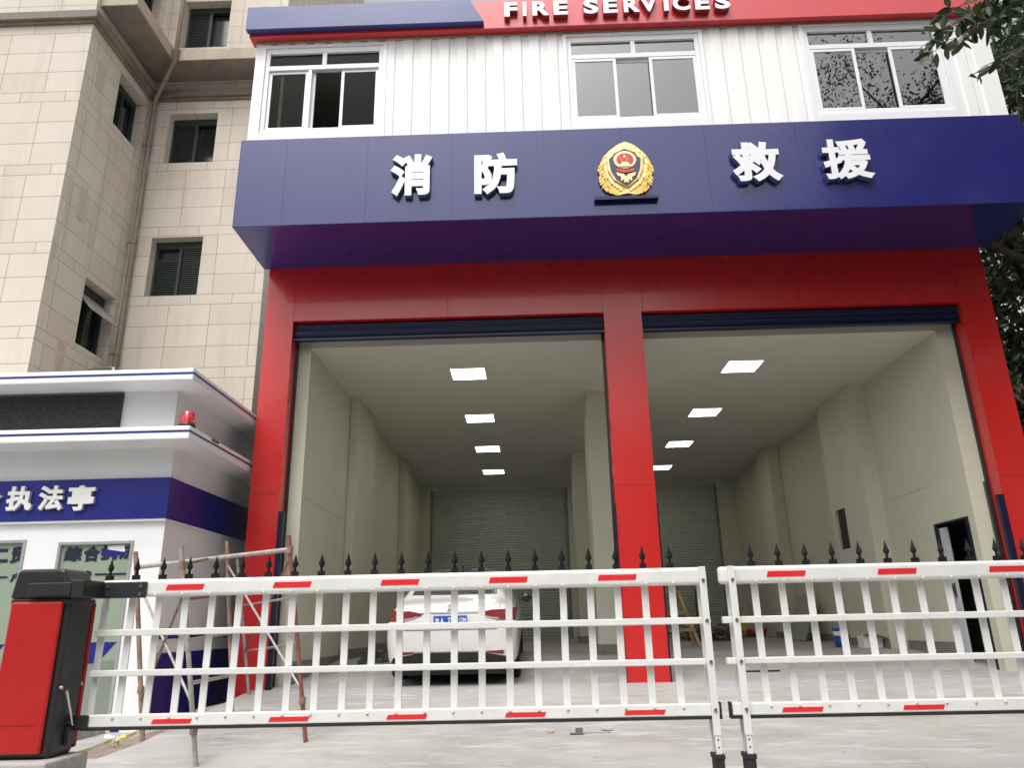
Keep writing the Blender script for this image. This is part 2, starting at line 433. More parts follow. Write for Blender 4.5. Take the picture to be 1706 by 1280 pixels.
# ---------------------------------------------------------------- lettering
def glyph(s, x0, x1, z0, z1, y, depth, name, mats, parent, bold=.02, label=None):
    """lettering filling a box of the plane y, standing depth proud towards the viewer"""
    cu = bpy.data.curves.new('lettering', 'FONT'); cu.body = s; cu.size = 1; cu.extrude = 6; cu.bevel_depth = bold; cu.bevel_resolution = 0; cu.resolution_u = 4
    t = bpy.data.objects.new('lettering_source', cu); COL.objects.link(t)
    dg = bpy.context.evaluated_depsgraph_get(); dg.update()
    me = bpy.data.meshes.new_from_object(t.evaluated_get(dg)); me.name = name
    bpy.data.objects.remove(t); bpy.data.curves.remove(cu)
    xs = [v.co.x for v in me.vertices]; zs = [v.co.y for v in me.vertices]
    ax, bx, az, bz = min(xs), max(xs), min(zs), max(zs); da, db = min(v.co.z for v in me.vertices), max(v.co.z for v in me.vertices)
    off = Vector((0, 0, 0)); p = parent
    if parent is not None and not parent.get('_local'):
        while p is not None: off += p.location; p = p.parent
    for v in me.vertices:
        fx = (v.co.x - ax) / (bx - ax); fz = (v.co.y - az) / (bz - az); fy = (v.co.z - da) / (db - da)
        v.co = Vector((x0 + (x1 - x0) * fx, y - depth * fy, z0 + (z1 - z0) * fz)) - off
    me.materials.clear()
    ml = mats if isinstance(mats, (list, tuple)) else [mats]
    for m in ml: me.materials.append(m)
    me.update()
    for pl in me.polygons:
        pl.material_index = 0 if (len(ml) == 1 or pl.normal.y < -.7) else 1
        pl.use_smooth = False
    o = bpy.data.objects.new(name, me); COL.objects.link(o)
    if parent is not None: o.parent = parent
    if label: o['label'] = label
    return o

# ---------------------------------------------------------------- ground
def ramp_z(y):
    if y > 3: return .255 + .0125 * (min(y, 13.5) - 3)
    return .085 * max(y, -11.2)
def gz(x, y):
    r = ramp_z(y)
    if x < -3.9 and y < 1.7: return min(r, -.30)
    if x < -3.9: return -.30
    return r
g = MB()
xs = [-500, -120, -40, -20, -12, -8, -6, -5, -4.3, -3.9001, -3.78] + [-3 + i * .5 for i in range(27)] + [12, 16, 24, 40, 120, 500]
ys = [-500, -120, -40, -20, -14, -11.2] + [-10.9 + .5 * i for i in range(49)] + [13.6, 20, 40, 120, 500]
for i in range(len(xs) - 1):
    for j in range(len(ys) - 1):
        q = [(xs[i], ys[j]), (xs[i + 1], ys[j]), (xs[i + 1], ys[j + 1]), (xs[i], ys[j + 1])]
        cx, cy = (xs[i] + xs[i + 1]) / 2, (ys[j] + ys[j + 1]) / 2
        dirt = 2 if cy < -8.9 else 1 if (-3.95 > cx > -4.6 and -3.4 < cy < 2) or (cy > 13.6) or (cx > 9 and cy > -1) else 0
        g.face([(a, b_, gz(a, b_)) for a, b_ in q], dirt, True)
go = g.build('ground', [CONC, DIRT, mat('asphalt', (.055, .054, .052), .85, var=.2, vscale=3, bump=.6, bscale=60)]); tag(go, kind='structure')

# ---------------------------------------------------------------- fire station
XL0, XL1, XM0, XM1, XR0, XR1 = -4.03, -3.59, 1.202, 1.777, 6.61, 7.087
ZL, ZS, ZB = 5.30, 6.2, 7.65          # lintel underside, box soffit, box top
YB, YW = -1.33, -1.2                 # front of the blue box, front of the white storey
fs = thing('fire_station', 'two bay fire station with red portal, navy blue band and white corrugated upper storey', 'fire station', (0, 0, 0))

p = MB()
p.wall('y', 0, XL0, XR1, -.5, ZS + .2, [(XL1, XM0, -.5, ZL), (XM1, XR0, -.5, ZL)], .26)
p.face([(XL0, 0, -.5), (XL0, 0, 6.4), (XL0, 13.8, 6.4), (XL0, 13.8, -.5)], 1)
p.face([(XR1, 0, -.5), (XR1, 13.8, -.5), (XR1, 13.8, 6.4), (XR1, 0, 6.4)], 1)
p.face([(XL0, 13.8, -.5), (XL0, 13.8, 6.4), (XR1, 13.8, 6.4), (XR1, 13.8, -.5)], 1)
portal = p.build('portal_frame', [RED, mat('side_render', (.22, .17, .155), .8, var=.15, dirt=.3)], fs)
# seams of the red cladding, a few millimetres proud
p = MB()
for z in (2.62,):
    for a, b_ in ((XL0, XL1), (XM0, XM1), (XR0, XR1)): p.box(a + .01, b_ - .01, -.0022, .001, z, z + .006)
for x in (XL1 + .0, XM0 - .02, XM1 + .02, XR0 - .0, -1.2, 4.2): p.box(x, x + .006, -.0022, .001, ZL + .01, ZS - .01)
p.build('cladding_seam', mat('seam_red', (.22, .012, .012), .5), portal)
# navy guide strips on the lower jambs
p = MB()
for a, b_ in ((XL1, XL1 + .075), (XM0 - .03, XM0 + .0), (XM1, XM1 + .02), (XR0 - .085, XR0)):
    p.box(a + .001, b_ - .001, -.02, .055, -.05, 2.36)
p.build('jamb_guard', NAVY, fs)
p = MB()
for a, b_ in ((XL1, XL1 + .03), (XM0 - .03, XM0), (XM1, XM1 + .03), (XR0 - .03, XR0)):
    p.box(a + .001, b_ - .001, .245, .30, 0, ZL)
p.build('shutter_guide', BLACK, fs)
# rolled-up shutters under the lintel: bottom bar plus visible slats
for a, b_ in ((XL1, XM0), (XM1, XR0)):
    s_ = MB(); prof = []
    zz = 5.29
    pts = []
    for k in range(2):
        z1 = zz - k * .122
        pts += [(.10, z1), (.078, z1 - .022), (.070, z1 - .06), (.078, z1 - .098), (.10, z1 - .116)]
    pts += [(.07, zz - .250), (.07, zz - .285), (.16, zz - .285), (.16, zz)]
    s_.prism([(a + .004, y_, z_) for y_, z_ in pts], (b_ - a - .008, 0, 0))
    s_.build('rolled_shutter', SHNAVY, fs)

# blue fascia box
p = MB(); p.box(-4.12, 7.215, YB, -.003, ZS, ZB)
fb = p.build('fascia_box', BLUE, fs, bevel=.008)
p = MB()
for px in (475, 611, 753, 895, 1040, 1180, 1335, 1480, 1625):
    x = at(px, 285, 'y', YB).x
    p.box(x, x + .005, YB - .0015, YB + .001, ZS + .012, ZB - .012)
p.build('panel_seam', mat('seam_blue', (.012, .012, .09), .5), fb)

# white corrugated storey with three windows
WINS = [(-3.93, -2.09, 7.86, 9.42), (.752, 2.79, 7.86, 9.44), (4.39, 6.43, 7.86, 9.48)]
XA, XB, Z0, Z1 = -4.09, 7.17, 7.3, 9.30
ZT = 9.62
prof = [(XA, 0), (XA + .14, 0)]
x = XA + .14
while x < XB - .3:
    prof += [(x + .07, 0), (x + .095, .017), (x + .185, .017), (x + .21, 0), (x + .28, 0)]; x += .28
prof.append((XB, 0))
cuts = sorted([c for w_ in WINS for c in w_[:2]])
def prof_at(x):
    for (a, da), (b_, db) in zip(prof, prof[1:]):
        if a <= x <= b_: return da + (db - da) * ((x - a) / (b_ - a) if b_ > a else 0)
    return 0
px_ = sorted(set([a for a, _ in prof] + cuts))
c = MB()
for a, b_ in zip(px_, px_[1:]):
    if b_ - a < 1e-5: continue
    mid = (a + b_) / 2
    win = next((w_ for w_ in WINS if w_[0] < mid < w_[1]), None)
    for z0, z1 in ([(Z0, win[2]), (win[3], ZT)] if win else [(Z0, ZT)]):
        da, db = prof_at(a), prof_at(b_)
        c.face([(a, YW + da, z0), (b_, YW + db, z0), (b_, YW + db, z1), (a, YW + da, z1)])
c.box(XA, XB, YW + .05, 2.2, 9.60, ZT + .06); c.box(XA, XA + .05, YW + .06, 2.2, Z0, ZT); c.box(XB - .05, XB, YW + .06, 2.2, Z0, ZT)
upper = c.build('corrugated_wall', CORR, fs)
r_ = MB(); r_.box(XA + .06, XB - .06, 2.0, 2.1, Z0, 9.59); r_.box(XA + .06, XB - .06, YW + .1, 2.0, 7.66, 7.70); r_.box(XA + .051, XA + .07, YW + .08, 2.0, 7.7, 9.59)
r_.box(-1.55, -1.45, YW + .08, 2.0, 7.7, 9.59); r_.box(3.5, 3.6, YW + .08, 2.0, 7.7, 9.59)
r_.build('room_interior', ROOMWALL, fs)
for wi, (a, b_, z0, z1) in enumerate(WINS):
    f = MB(); y0, y1 = YW + .01, YW + .10
    W_ = b_ - a; zt = z0 + (z1 - z0) * .735
    # surround pressed against the corrugation
    for q in ((a - .06, a + .004, z0 - .30, z1 + .05), (b_ - .004, b_ + .06, z0 - .30, z1 + .05), (a + .004, b_ - .004, z0 - .30, z0 + .004), (a + .004, b_ - .004, z1 - .004, z1 + .05)):
        f.box(q[0], q[1], YW - .012, YW + .12, q[2], q[3])
    for q in ((a + .005, a + .07, z0 + .005, z1 - .005), (b_ - .07, b_ - .005, z0 + .005, z1 - .005), (a + .07, b_ - .07, z0 + .005, z0 + .07), (a + .07, b_ - .07, z1 - .10, z1 - .005), (a + .07, b_ - .07, zt, zt + .085)):
        f.box(q[0], q[1], y0, y1, q[2], q[3])
    mx = (a + b_) / 2; f.box(mx - .035, mx + .035, y0 + .004, y1, zt + .086, z1 - .101)
    fr = f.build('window', PVC, fs, bevel=.006)
    if wi == 2: fr['label'] = 'white window with dusty frame and tree reflection'
    if wi == 0: fr['label'] = 'white window with its sashes slid open'
    gl = MB()
    gl.box(a + .071, mx - .036, y0 + .04, y0 + .045, zt + .086, z1 - .101); gl.box(mx + .036, b_ - .071, y0 + .04, y0 + .045, zt + .086, z1 - .101)
    gl.build('pane', GLASSLOW if wi == 0 else GLASS, fr)
    def sash(u0, u1, yo, paned=True):
        s_ = MB(); A_, B_ = a + .07 + (W_ - .14) * u0, a + .07 + (W_ - .14) * u1
        t = .048
        for q in ((A_, A_ + t, z0 + .072, zt - .003), (B_ - t, B_, z0 + .072, zt - .003), (A_ + t, B_ - t, z0 + .072, z0 + .072 + t), (A_ + t, B_ - t, zt - .003 - t, zt - .003)):
            s_.box(q[0], q[1], y0 + yo, y0 + yo + .03, q[2], q[3])
        so_ = s_.build('sash', PVC, fr, bevel=.004)
        if paned:
            s_ = MB(); s_.box(A_ + t, B_ - t, y0 + yo + .012, y0 + yo + .017, z0 + .072 + t, zt - .003 - t); s_.build('pane', GLASSLOW if wi == 0 else GLASS, fr)
    if wi == 0:
        sash(0, .36, .03); sash(.10, .42, .066); sash(.66, 1.0, .03, True); 
        s_ = MB(); x_ = a + .07 + (W_ - .14) * .36; s_.box(x_ + .002, x_ + .055, y0 + .002, y1, z0 + .071, zt - .002); s_.build('mullion', PVC, fr)
    else:
        sash(0, .355, .005); sash(.30, .66, .05); sash(.62, 1.0, .005)
# things inside the open room
cb = MB(); cb.box(-3.45, -2.35, 1.35, 1.85, 7.705, 8.55); cb.box(-3.42, -2.92, 1.33, 1.349, 7.75, 8.5); cb.box(-2.88, -2.38, 1.33, 1.349, 7.75, 8.5)
cbo = cb.build('wooden_cabinet', WOODC, None, bevel=.006); single(cbo, (-2.9, 1.6, 7.7)); tag(cbo, 'brown wooden cabinet inside the room behind the open upper window', 'cabinet')

# ------- garage interior
zc = 4.96; WL, WR, YK = -3.37, 6.33, 12.6
i_ = MB()
i_.box(WL - .16, WL, .305, YK + .3, -.5, 5.55)
i_.box(XL0 + .03, WL - .161, .305, .42, -.5, 5.55)
i_.box(WR, WR + .2, 1.42, YK + .3, -.5, 5.55); i_.box(WR, WR + .2, .305, .46, -.5, 5.55); i_.box(WR, WR + .2, .461, 1.419, 2.13, 5.55)
i_.box(WR + .201, XR1 - .03, .305, .42, -.5, 5.55)
i_.build('garage_wall', WALLIN, fs, label='cream plaster side walls inside the garage')
i_ = MB(); i_.wall('y', YK, WL, WR, -.3, zc + .2, [(-3.1, 1.17, -.3, 4.82), (1.95, 5.79, -.3, 4.82)], .12); i_.build('back_wall', WALLIN, fs)
i_ = MB(); i_.box(XL0 + .03, XR1 - .03, .425, YK + .3, zc, zc + .08); i_.box(WL - .3, WR + .5, .309, .424, zc, 5.55); i_.build('ceiling', CEIL, fs)
def pillar(x0, x1, y0, y1, name='pillar'):
    q = MB(); q.box(x0, x1, y0, y1, -.3, zc - .002); o = q.build(name, WALLIN, fs, bevel=.012)
    q = MB(); q.box(x0 - .012, x1 + .012, y0 - .012, y1 + .012, -.3, ramp_z(y0) + .16); q.build('skirting', SKIRT, o)
    return o
pillar(1.104, 1.90, 2.97, 3.75); pillar(1.107, 1.90, 8.1, 8.9)
pillar(WL + .003, -3.21, 3.0, 4.6, 'pilaster'); pillar(WL + .003, -3.20, 8.5, 9.3, 'pilaster')
pl = pillar(6.03, WR - .003, 8.1, 9.1, 'pilaster')
# wide pilaster with a dark slot through its face
q = MB(); q.wall('X', 6.03, 2.96, 4.6, -.3, zc - .002, [(3.95, 4.42, 2.02, 2.78)], .22)
q.face([(6.03, 2.96, -.3), (6.33, 2.96, -.3), (6.33, 2.96, zc), (6.03, 2.96, zc)]); q.face([(6.03, 4.6, -.3), (6.03, 4.6, zc), (6.33, 4.6, zc), (6.33, 4.6, -.3)])
o = q.build('pilaster', WALLIN, fs, label='wide pilaster with a dark slot in it')
q = MB(); q.box(6.05, 6.08, 3.951, 4.34, 2.021, 2.779); q.build('slot', BLACK, o)  # black sheet just inside the slot, painting the darkness of the recess
q = MB(); q.box(6.015, 6.029, 2.945, 4.61, -.3, ramp_z(3) + .15); q.build('skirting', SKIRT, o)
q = MB(); q.box(WR - .012, WR - .001, 1.42, 2.94, -.2, .38); q.box(WR - .012, WR - .001, 4.62, 8.08, -.2, .45); q.box(WL + .001, WL + .012, .31, 2.98, -.2, .33); q.box(WL + .001, WL + .012, 4.62, 8.48, -.2, .44); q.build('skirting', SKIRT, fs)
# roller doors at the back
for a, b_ in ((-3.1, 1.17), (1.95, 5.79)):
    q = MB(); z = -.2; pts = []
    while z < 4.80:
        pts += [(12.70, z), (12.68, z + .015), (12.672, z + .04), (12.68, z + .065), (12.70, z + .078)]; z += .08
    pts += [(12.76, 4.80), (12.76, -.2)]
    q.prism([(a + .01, y_, z_) for y_, z_ in pts], (b_ - a - .02, 0, 0))
    o = q.build('roller_door', SHUT, fs)
    q = MB()
    for xx in (a, b_ - .07): q.box(xx + .001, xx + .069, 12.60, 12.66, 0, 4.819)
    q.build('guide_rail', mat('rail_dark', (.2, .21, .18), .5), o)
# side door in the right wall
q = MB()
q.box(WR - .015, WR + .19, 1.345, 1.418, -.1, 2.128); q.box(WR - .015, WR + .19, .462, .53, -.1, 2.128); q.box(WR - .015, WR + .19, .53, 1.345, 2.098, 2.128)
d_ = q.build('side_door', NAVY, fs, bevel=.004)
q = MB(); q.box(WR + .02, WR + .06, 1.16, 1.343, .08, 2.055); q.build('leaf', mat('door_grey', (.55, .56, .58), .4, var=.04), d_)
q = MB(); q.box(WR - .01, WR + .02, 1.175, 1.215, 1.02, 1.22); q.box(WR - .035, WR - .011, 1.18, 1.20, 1.08, 1.18); q.build('handle', STEEL, d_)
q = MB(); q.box(WR + .75, WR + .76, .3, 3.2, -.1, 2.6); q.box(WR + .22, WR + .75, 3.2, 3.22, -.1, 2.6); q.box(WR + .22, WR + .75, .30, .32, -.1, 2.6); q.box(WR + .22, WR + .75, .32, 3.19, 2.58, 2.6); q.build('dark_room', DARKROOM, d_)
# joints of the wall boards
q = MB()
q.box(WR - .004, WR + .001, 1.42, 2.95, 2.72, 2.728); q.box(WL - .001, WL + .004, .43, 2.99, 2.62, 2.628)
q.build('board_joint', mat('joint', (.38, .34, .27), .7), fs)

# ------- ceiling lamps
n_l = 0
for lx in (-1.015, 3.729):
    for ly in (1.728, 4.669, 7.56, 10.47):
        row = 'left' if lx < 0 else 'right'
        nth = ['nearest the shutter', 'second from the shutter', 'third from the shutter', 'farthest back'][int((ly - 1) // 2.9)]
        t = thing('ceiling_light', f'square lit ceiling panel in the {row} bay, {nth}', 'ceiling light', (lx, ly, zc), 'square ceiling lights of the garage')
        q = MB()
        for sx in (-1, 1):
            q.box(lx + sx * .30 - .012, lx + sx * .30 + .012, ly - .312, ly + .312, zc - .018, zc - .001)
            q.box(lx - .288, lx + .288, ly + sx * .30 - .012, ly + sx * .30 + .012, zc - .018, zc - .001)
        q.build('frame', PVC, t)
        q = MB(); q.box(lx - .287, lx + .287, ly - .287, ly + .287, zc - .014, zc - .002); q.build('diffuser', LAMP, t)

# ---------------------------------------------------------------- signs on the station
sg = thing('station_lettering', 'four large white raised Chinese characters on the navy band', 'sign lettering', (1.5, YB, 6.9))
for ch, (x0, y0, x1, y1), bold in (('消', (650, 257, 720, 326), .046), ('防', (790, 254, 862, 323), .046), ('救', (1219, 236, 1302, 302), .040), ('援', (1371, 231, 1454, 298), .032)):
    a = at(x0, (y0 + y1) / 2, 'y', YB - .09); b_ = at(x1, (y0 + y1) / 2, 'y', YB - .09)
    t = at((x0 + x1) / 2, y0, 'y', YB - .09); bt = at((x0 + x1) / 2, y1, 'y', YB - .09)
    glyph(ch, a.x, b_.x, bt.z, t.z, YB + .0, .09, 'character', [LETTER, LETSIDE], sg, bold)

sb = thing('roof_sign', 'long red sign board with slanted blue end panel and FIRE SERVICES in raised white letters', 'sign', (0, -1.3, 9.53))
q = MB(); q.box(-4.17, 7.16, -1.33, -1.10, 9.535, 10.08); q.build('board', SIGNRED, sb, bevel=.006)
a_, b_, c_, d_ = at(410, 12, 'y', -1.43), at(409, 49, 'y', -1.43), at(806, 40, 'y', -1.43), at(782, 0, 'y', -1.43)
q = MB(); q.prism([(b_.x, -1.43, b_.z), (c_.x, -1.43, b_.z), (d_.x, -1.43, a_.z), (b_.x, -1.43, a_.z)], (0, .098, 0)); q.build('end_panel', SIGNBLUE, sb, bevel=.005)
q = MB(); q.box(-4.10, 7.1, -1.22, -1.10, 9.50, 9.534); q.build('fixing_rail', STPLAIN, sb)
for ch, p0, p1 in (('F', 840, 862), ('I', 871, 877), ('R', 887, 915), ('E', 922, 946), ('S', 972, 997), ('E', 1005, 1029), ('R', 1039, 1066), ('V', 1067, 1095), ('I', 1106, 1114), ('C', 1121, 1150), ('E', 1158, 1182), ('S', 1191, 1217)):
    py = 18 - (p0 - 840) * .035
    a, b_ = at(p0, py, 'y', -1.42), at(p1, py, 'y', -1.42)
    glyph(ch, a.x, b_.x, 9.67, 9.945, -1.33, .09, 'letter', [LETTER, LETRED], sb, .045)

# emblem on its backing board
EY = YB - .035
def ep(u, v, y=EY): return at(970 + u / 9.843, 220 + v / 9.843, 'y', y)
eb = MB(); eb.prism([ep(180, 230), ep(200, 1110), ep(1250, 1075), ep(1180, 190)], (0, .032, 0))
emb = thing('emblem_plaque', 'gold wreathed crest with navy shield and red disc on the blue band', 'emblem', tuple(ep(700, 1000)))
for k, m_ in ((0, BLUE),): eb.build('backing_board', m_, emb)
q = MB(); q.prism([ep(200, 1085), ep(205, 1140), ep(1245, 1105), ep(1255, 1060)], (0, -.05, 0)); q.build('ledge', NAVY, emb)
def E3(pts, y0, th, name, m_, parent=emb, bevel=.004):
    b = MB(); b.prism([ep(u, v, y0) for u, v in pts], (0, -th, 0)); return b.build(name, m_, parent, bevel=bevel)
half = [(690, 175), (560, 235), (430, 330), (345, 430), (300, 520), (262, 640), (300, 760), (330, 870), (400, 960), (520, 1020), (640, 1035)]
def mirr(pts, c=703): return [(2 * c - u + 30 * ((v - 175) / 860), v) for u, v in pts]
outl = half + mirr(half)[::-1]
E3(outl, EY, .03, 'wreath_base', GOLD)
lf = MB(); random.seed(3)
def leaf_e(u, v, ang, L, Wd, th=.02, b=None):
    ca, sa = math.cos(ang), math.sin(ang)
    pts = []
    for k in range(10):
        a = 2 * math.pi * k / 10; lx_, ly_ = math.cos(a) * L, math.sin(a) * Wd * (1 - .35 * math.cos(a))
        pts.append((u + lx_ * ca - ly_ * sa, v + lx_ * sa + ly_ * ca))
    b.prism([ep(a, b_, EY - .03) for a, b_ in pts], (0, -th, 0))
def arc_leaves(b, path, L, Wd, flare, n):
    for side in (0, 1):
        P_ = path if side == 0 else mirr(path)
        seg = []
        for (a, b1), (c_, d1) in zip(P_, P_[1:]): seg.append(math.hypot(c_ - a, d1 - b1))
        tot = sum(seg)
        for k in range(n):
            s_ = tot * (k + .5) / n; i = 0
            while s_ > seg[i] and i < len(seg) - 1: s_ -= seg[i]; i += 1
            t_ = s_ / seg[i]; u = P_[i][0] + (P_[i + 1][0] - P_[i][0]) * t_; v = P_[i][1] + (P_[i + 1][1] - P_[i][1]) * t_
            ang = math.atan2(P_[i + 1][1] - P_[i][1], P_[i + 1][0] - P_[i][0]) + (flare if side == 0 else -flare)
            leaf_e(u, v, ang, L, Wd, .012 + .006 * (k % 2), b)
arc_leaves(lf, [(620, 1010), (430, 950), (340, 860)], 62, 19, 1.0, 8)
arc_leaves(lf, [(450, 900), (330, 830), (300, 720)], 62, 18, .85, 8)
arc_leaves(lf, [(400, 760), (290, 650), (310, 540)], 60, 17, .75, 8)
lf.build('wreath_leaf', GOLD, emb)
lf = MB(); arc_leaves(lf, [(640, 940), (500, 840), (400, 690), (370, 520), (400, 400), (540, 270), (660, 200)], 52, 24, .35, 17); lf.build('wheat_ear', GOLDL, emb)
E3([(690, 190), (560, 270), (500, 340), (400, 430), (420, 640), (520, 800), (745, 920), (930, 770), (985, 620), (990, 420), (890, 330), (830, 260)], EY - .03, .03, 'shield_rim', GOLDL)
E3([(690, 275), (525, 348), (500, 385), (435, 450), (470, 640), (560, 780), (740, 890), (895, 745), (948, 600), (957, 430), (895, 390), (868, 335)], EY - .058, .01, 'shield', EMDARK)
circ = lambda cu, cv, ru, rv, n=28, a0=0, a1=2 * math.pi: [(cu + ru * math.cos(a0 + (a1 - a0) * k / n), cv + rv * math.sin(a0 + (a1 - a0) * k / n)) for k in range(n)]
E3(circ(698, 460, 187, 145), EY - .067, .012, 'ring', GOLDL)
E3(circ(700, 450, 140, 103), EY - .078, .006, 'disc', EMRED)
q = MB()
def star(cu, cv, r): return [(cu + (r if k % 2 == 0 else r * .42) * math.sin(math.pi * k / 5), cv - (r if k % 2 == 0 else r * .42) * math.cos(math.pi * k / 5)) for k in range(10)]
for cu, cv, r in ((690, 398, 34), (625, 430, 13), (650, 456, 13), (740, 432, 13), (722, 458, 13)): q.prism([ep(a, b_, EY - .084) for a, b_ in star(cu, cv, r)], (0, -.004, 0))
q.prism([ep(a, b_, EY - .084) for a, b_ in ((650, 490), (750, 487), (765, 515), (790, 525), (800, 560), (600, 563), (612, 530), (640, 517))], (0, -.006, 0))
q.build('star_and_gate', GOLDL, emb)
E3([(572, 590), (640, 612), (710, 618), (790, 606), (850, 582), (858, 640), (800, 655), (705, 668), (620, 660), (562, 640)], EY - .079, .008, 'ribbon', EMRED)
E3([(556, 660), (640, 680), (690, 690), (700, 720), (740, 720), (750, 690), (800, 675), (880, 655), (868, 715), (815, 745), (822, 800), (795, 800), (770, 770), (765, 840), (735, 820), (690, 838), (685, 770), (650, 812), (632, 800), (640, 745), (575, 715)], EY - .067, .012, 'crossed_tools', GOLDL)
E3([(580, 1030), (700, 985), (705, 940), (765, 940), (770, 985), (905, 1008), (900, 1030), (740, 1008), (600, 1045)], EY - .045, .016, 'knot', GOLDL)

# ---------------------------------------------------------------- beige building
bb = thing('beige_apartment_building', 'tall beige stone clad building with green shuttered windows', 'building', (-8.35, 1.0, -.3))
BX, BYF, BYR, BXE, BTOP = -8.35, 1.0, 3.35, -5.41, 22.0
rw = [(-7.88, -6.78, z, z + h) for z, h in ((4.28, 1.33), (7.395, 1.36), (10.6, 1.29), (13.73, 1.36), (16.9, 1.35))]
sw = [(2.11, 3.17, z, z + h) for z, h in ((2.75, 1.35), (5.91, 1.35), (10.75, 1.28), (13.95, 1.35), (17.1, 1.35))]
q = MB(); q.wall('y', BYF, -30, BX, -.4, BTOP, [], .3); q.build('front_wall', STX, bb)
q = MB(); q.wall('x', BX, BYF, BYR, -.4, BTOP, sw, .34); q.wall('x', BXE, BYR, 12, -.4, BTOP, [], .3); q.build('side_wall', STY, bb)
q = MB(); q.wall('y', BYR, BX, BXE, -.4, BTOP, rw, .34); q.build('recess_wall', STX, bb)
q = MB(); q.box(-30, BXE - .02, 13.5, 13.6, -.4, BTOP); q.box(-30, BX - .02, 1.36, 13.5, BTOP, BTOP + .1); q.box(BX - .02, BXE - .02, BYR + .36, 13.5, BTOP, BTOP + .1); q.build('rear_block', STPLAIN, bb)
# string course and slab
q = MB()
q.box(-30, BX + .12, BYF - .12, BYF - .001, 12.28, 12.46); q.box(BX + .001, BX + .12, BYF, BYR - .121, 12.28, 12.46); q.box(BX + .001, BXE + .10, BYR - .12, BYR - .001, 12.28, 12.46)
q.box(-30, BX + .06, BYF - .06, BYF - .001, 12.22, 12.28); q.box(BX + .001, BX + .06, BYF, BYR - .061, 12.22, 12.28); q.box(BX + .061, BXE + .06, BYR - .06, BYR - .001, 12.22, 12.28)
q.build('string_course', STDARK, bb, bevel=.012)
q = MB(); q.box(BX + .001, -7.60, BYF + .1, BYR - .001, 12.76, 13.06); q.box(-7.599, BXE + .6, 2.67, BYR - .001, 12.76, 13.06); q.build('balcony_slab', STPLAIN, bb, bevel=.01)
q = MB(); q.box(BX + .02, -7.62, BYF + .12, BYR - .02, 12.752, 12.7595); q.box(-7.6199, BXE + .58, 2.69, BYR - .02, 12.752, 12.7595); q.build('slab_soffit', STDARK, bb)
def shutter_window(ax, u0, u1, z0, z1, kind):
    d = .30
    def bx(b, ua, ub, da, db, za, zb):
        if ax == 'y': b.box(ua, ub, BYR + da, BYR + db, za, zb)
        else: b.box(BX - db, BX - da, ua, ub, za, zb)
    b = MB(); t = .05; um = (u0 + u1) / 2
    bx(b, u0, u0 + t, d - .08, d, z0, z1); bx(b, u1 - t, u1, d - .08, d, z0, z1); bx(b, u0 + t, u1 - t, d - .08, d, z0, z0 + t); bx(b, u0 + t, u1 - t, d - .08, d, z1 - t - .1, z1)
    bx(b, um - .03, um + .03, d - .09, d, z0 + t, z1 - t - .1)
    o = b.build('window', SHGREEN, bb)
    b = MB(); bx(b, u0 + .01, u1 - .01, d + .02, d + .035, z0, z1); b.build('pane', CARGL, o)
    for side, (ua, ub) in enumerate(((u0 + t, um - .03), (um + .03, u1 - t))):
        if kind == 'glass' or (kind == 'half' and side == 1): continue
        b = MB(); z = z0 + t + .02
        top = z1 - t - .1 - (.28 if kind == 'broken' and side == 0 else .01)
        while z < top:
            bx(b, ua + .01, ub - .01, d - .07 , d - .055, z, z + .012); bx(b, ua + .01, ub - .01, d - .054, d - .035, z + .0125, z + .030); z += .045
        b.build('shutter', SHGREEN, o)
    return o
for k, r in enumerate(rw): shutter_window('y', *r, ['full', 'broken', 'half', 'half', 'full'][k])
for k, r in enumerate(sw):
    o = shutter_window('x', *r, ['full', 'glass', 'half', 'full', 'full'][k])
    if k == 1:
        b = MB(); y0, y1, zt = r[0] + .08, r[1] - .06, r[3] - .20
        b.prism([(BX - .2, y0, zt), (BX - .2, y1, zt), (BX + .16, y1, zt - .42), (BX + .16, y0, zt - .42)], (-.02, 0, -.02)); b.build('open_sash', ALU, o, label='top hung sash tilted open')
q = MB()
for py_, za, zb in ((1.38, 11.05, 11.65), (1.50, 8.2, 8.85), (1.62, 4.95, 5.75)): q.box(BX + .001, BX + .018, py_, py_ + .24, za, zb)
q.build('repair_patch', STPATCH, bb, bevel=.004)
q = MB(); PX, PY = BX + .16, BYR - .13
q.tube([(-7.52, 2.60, 15.0), (-7.52, 2.60, 12.72), (PX + .02, PY - .02, 12.20), (PX, PY, 12.0), (PX, PY, 9.0), (PX, PY, 0)], .052, 12)
dp = q.build('downpipe', PIPE, bb)
q = MB()
for z in (3.5, 6.05, 8.55, 10.95): q.tube([(PX, PY, z), (PX, PY, z + .06)], .066, 12); q.box(PX - .14, PX + .10, PY - .012, PY + .012, z + .015, z + .045)
q.build('pipe_clamp', PIPE, dp)
q = MB(); q.tube([(BX + .02, 2.75, 5.62), (BX + .42, 2.75, 5.62), (BX + .42, 2.75, 4.4)], .03, 8); q.build('waste_pipe', GALV, bb)

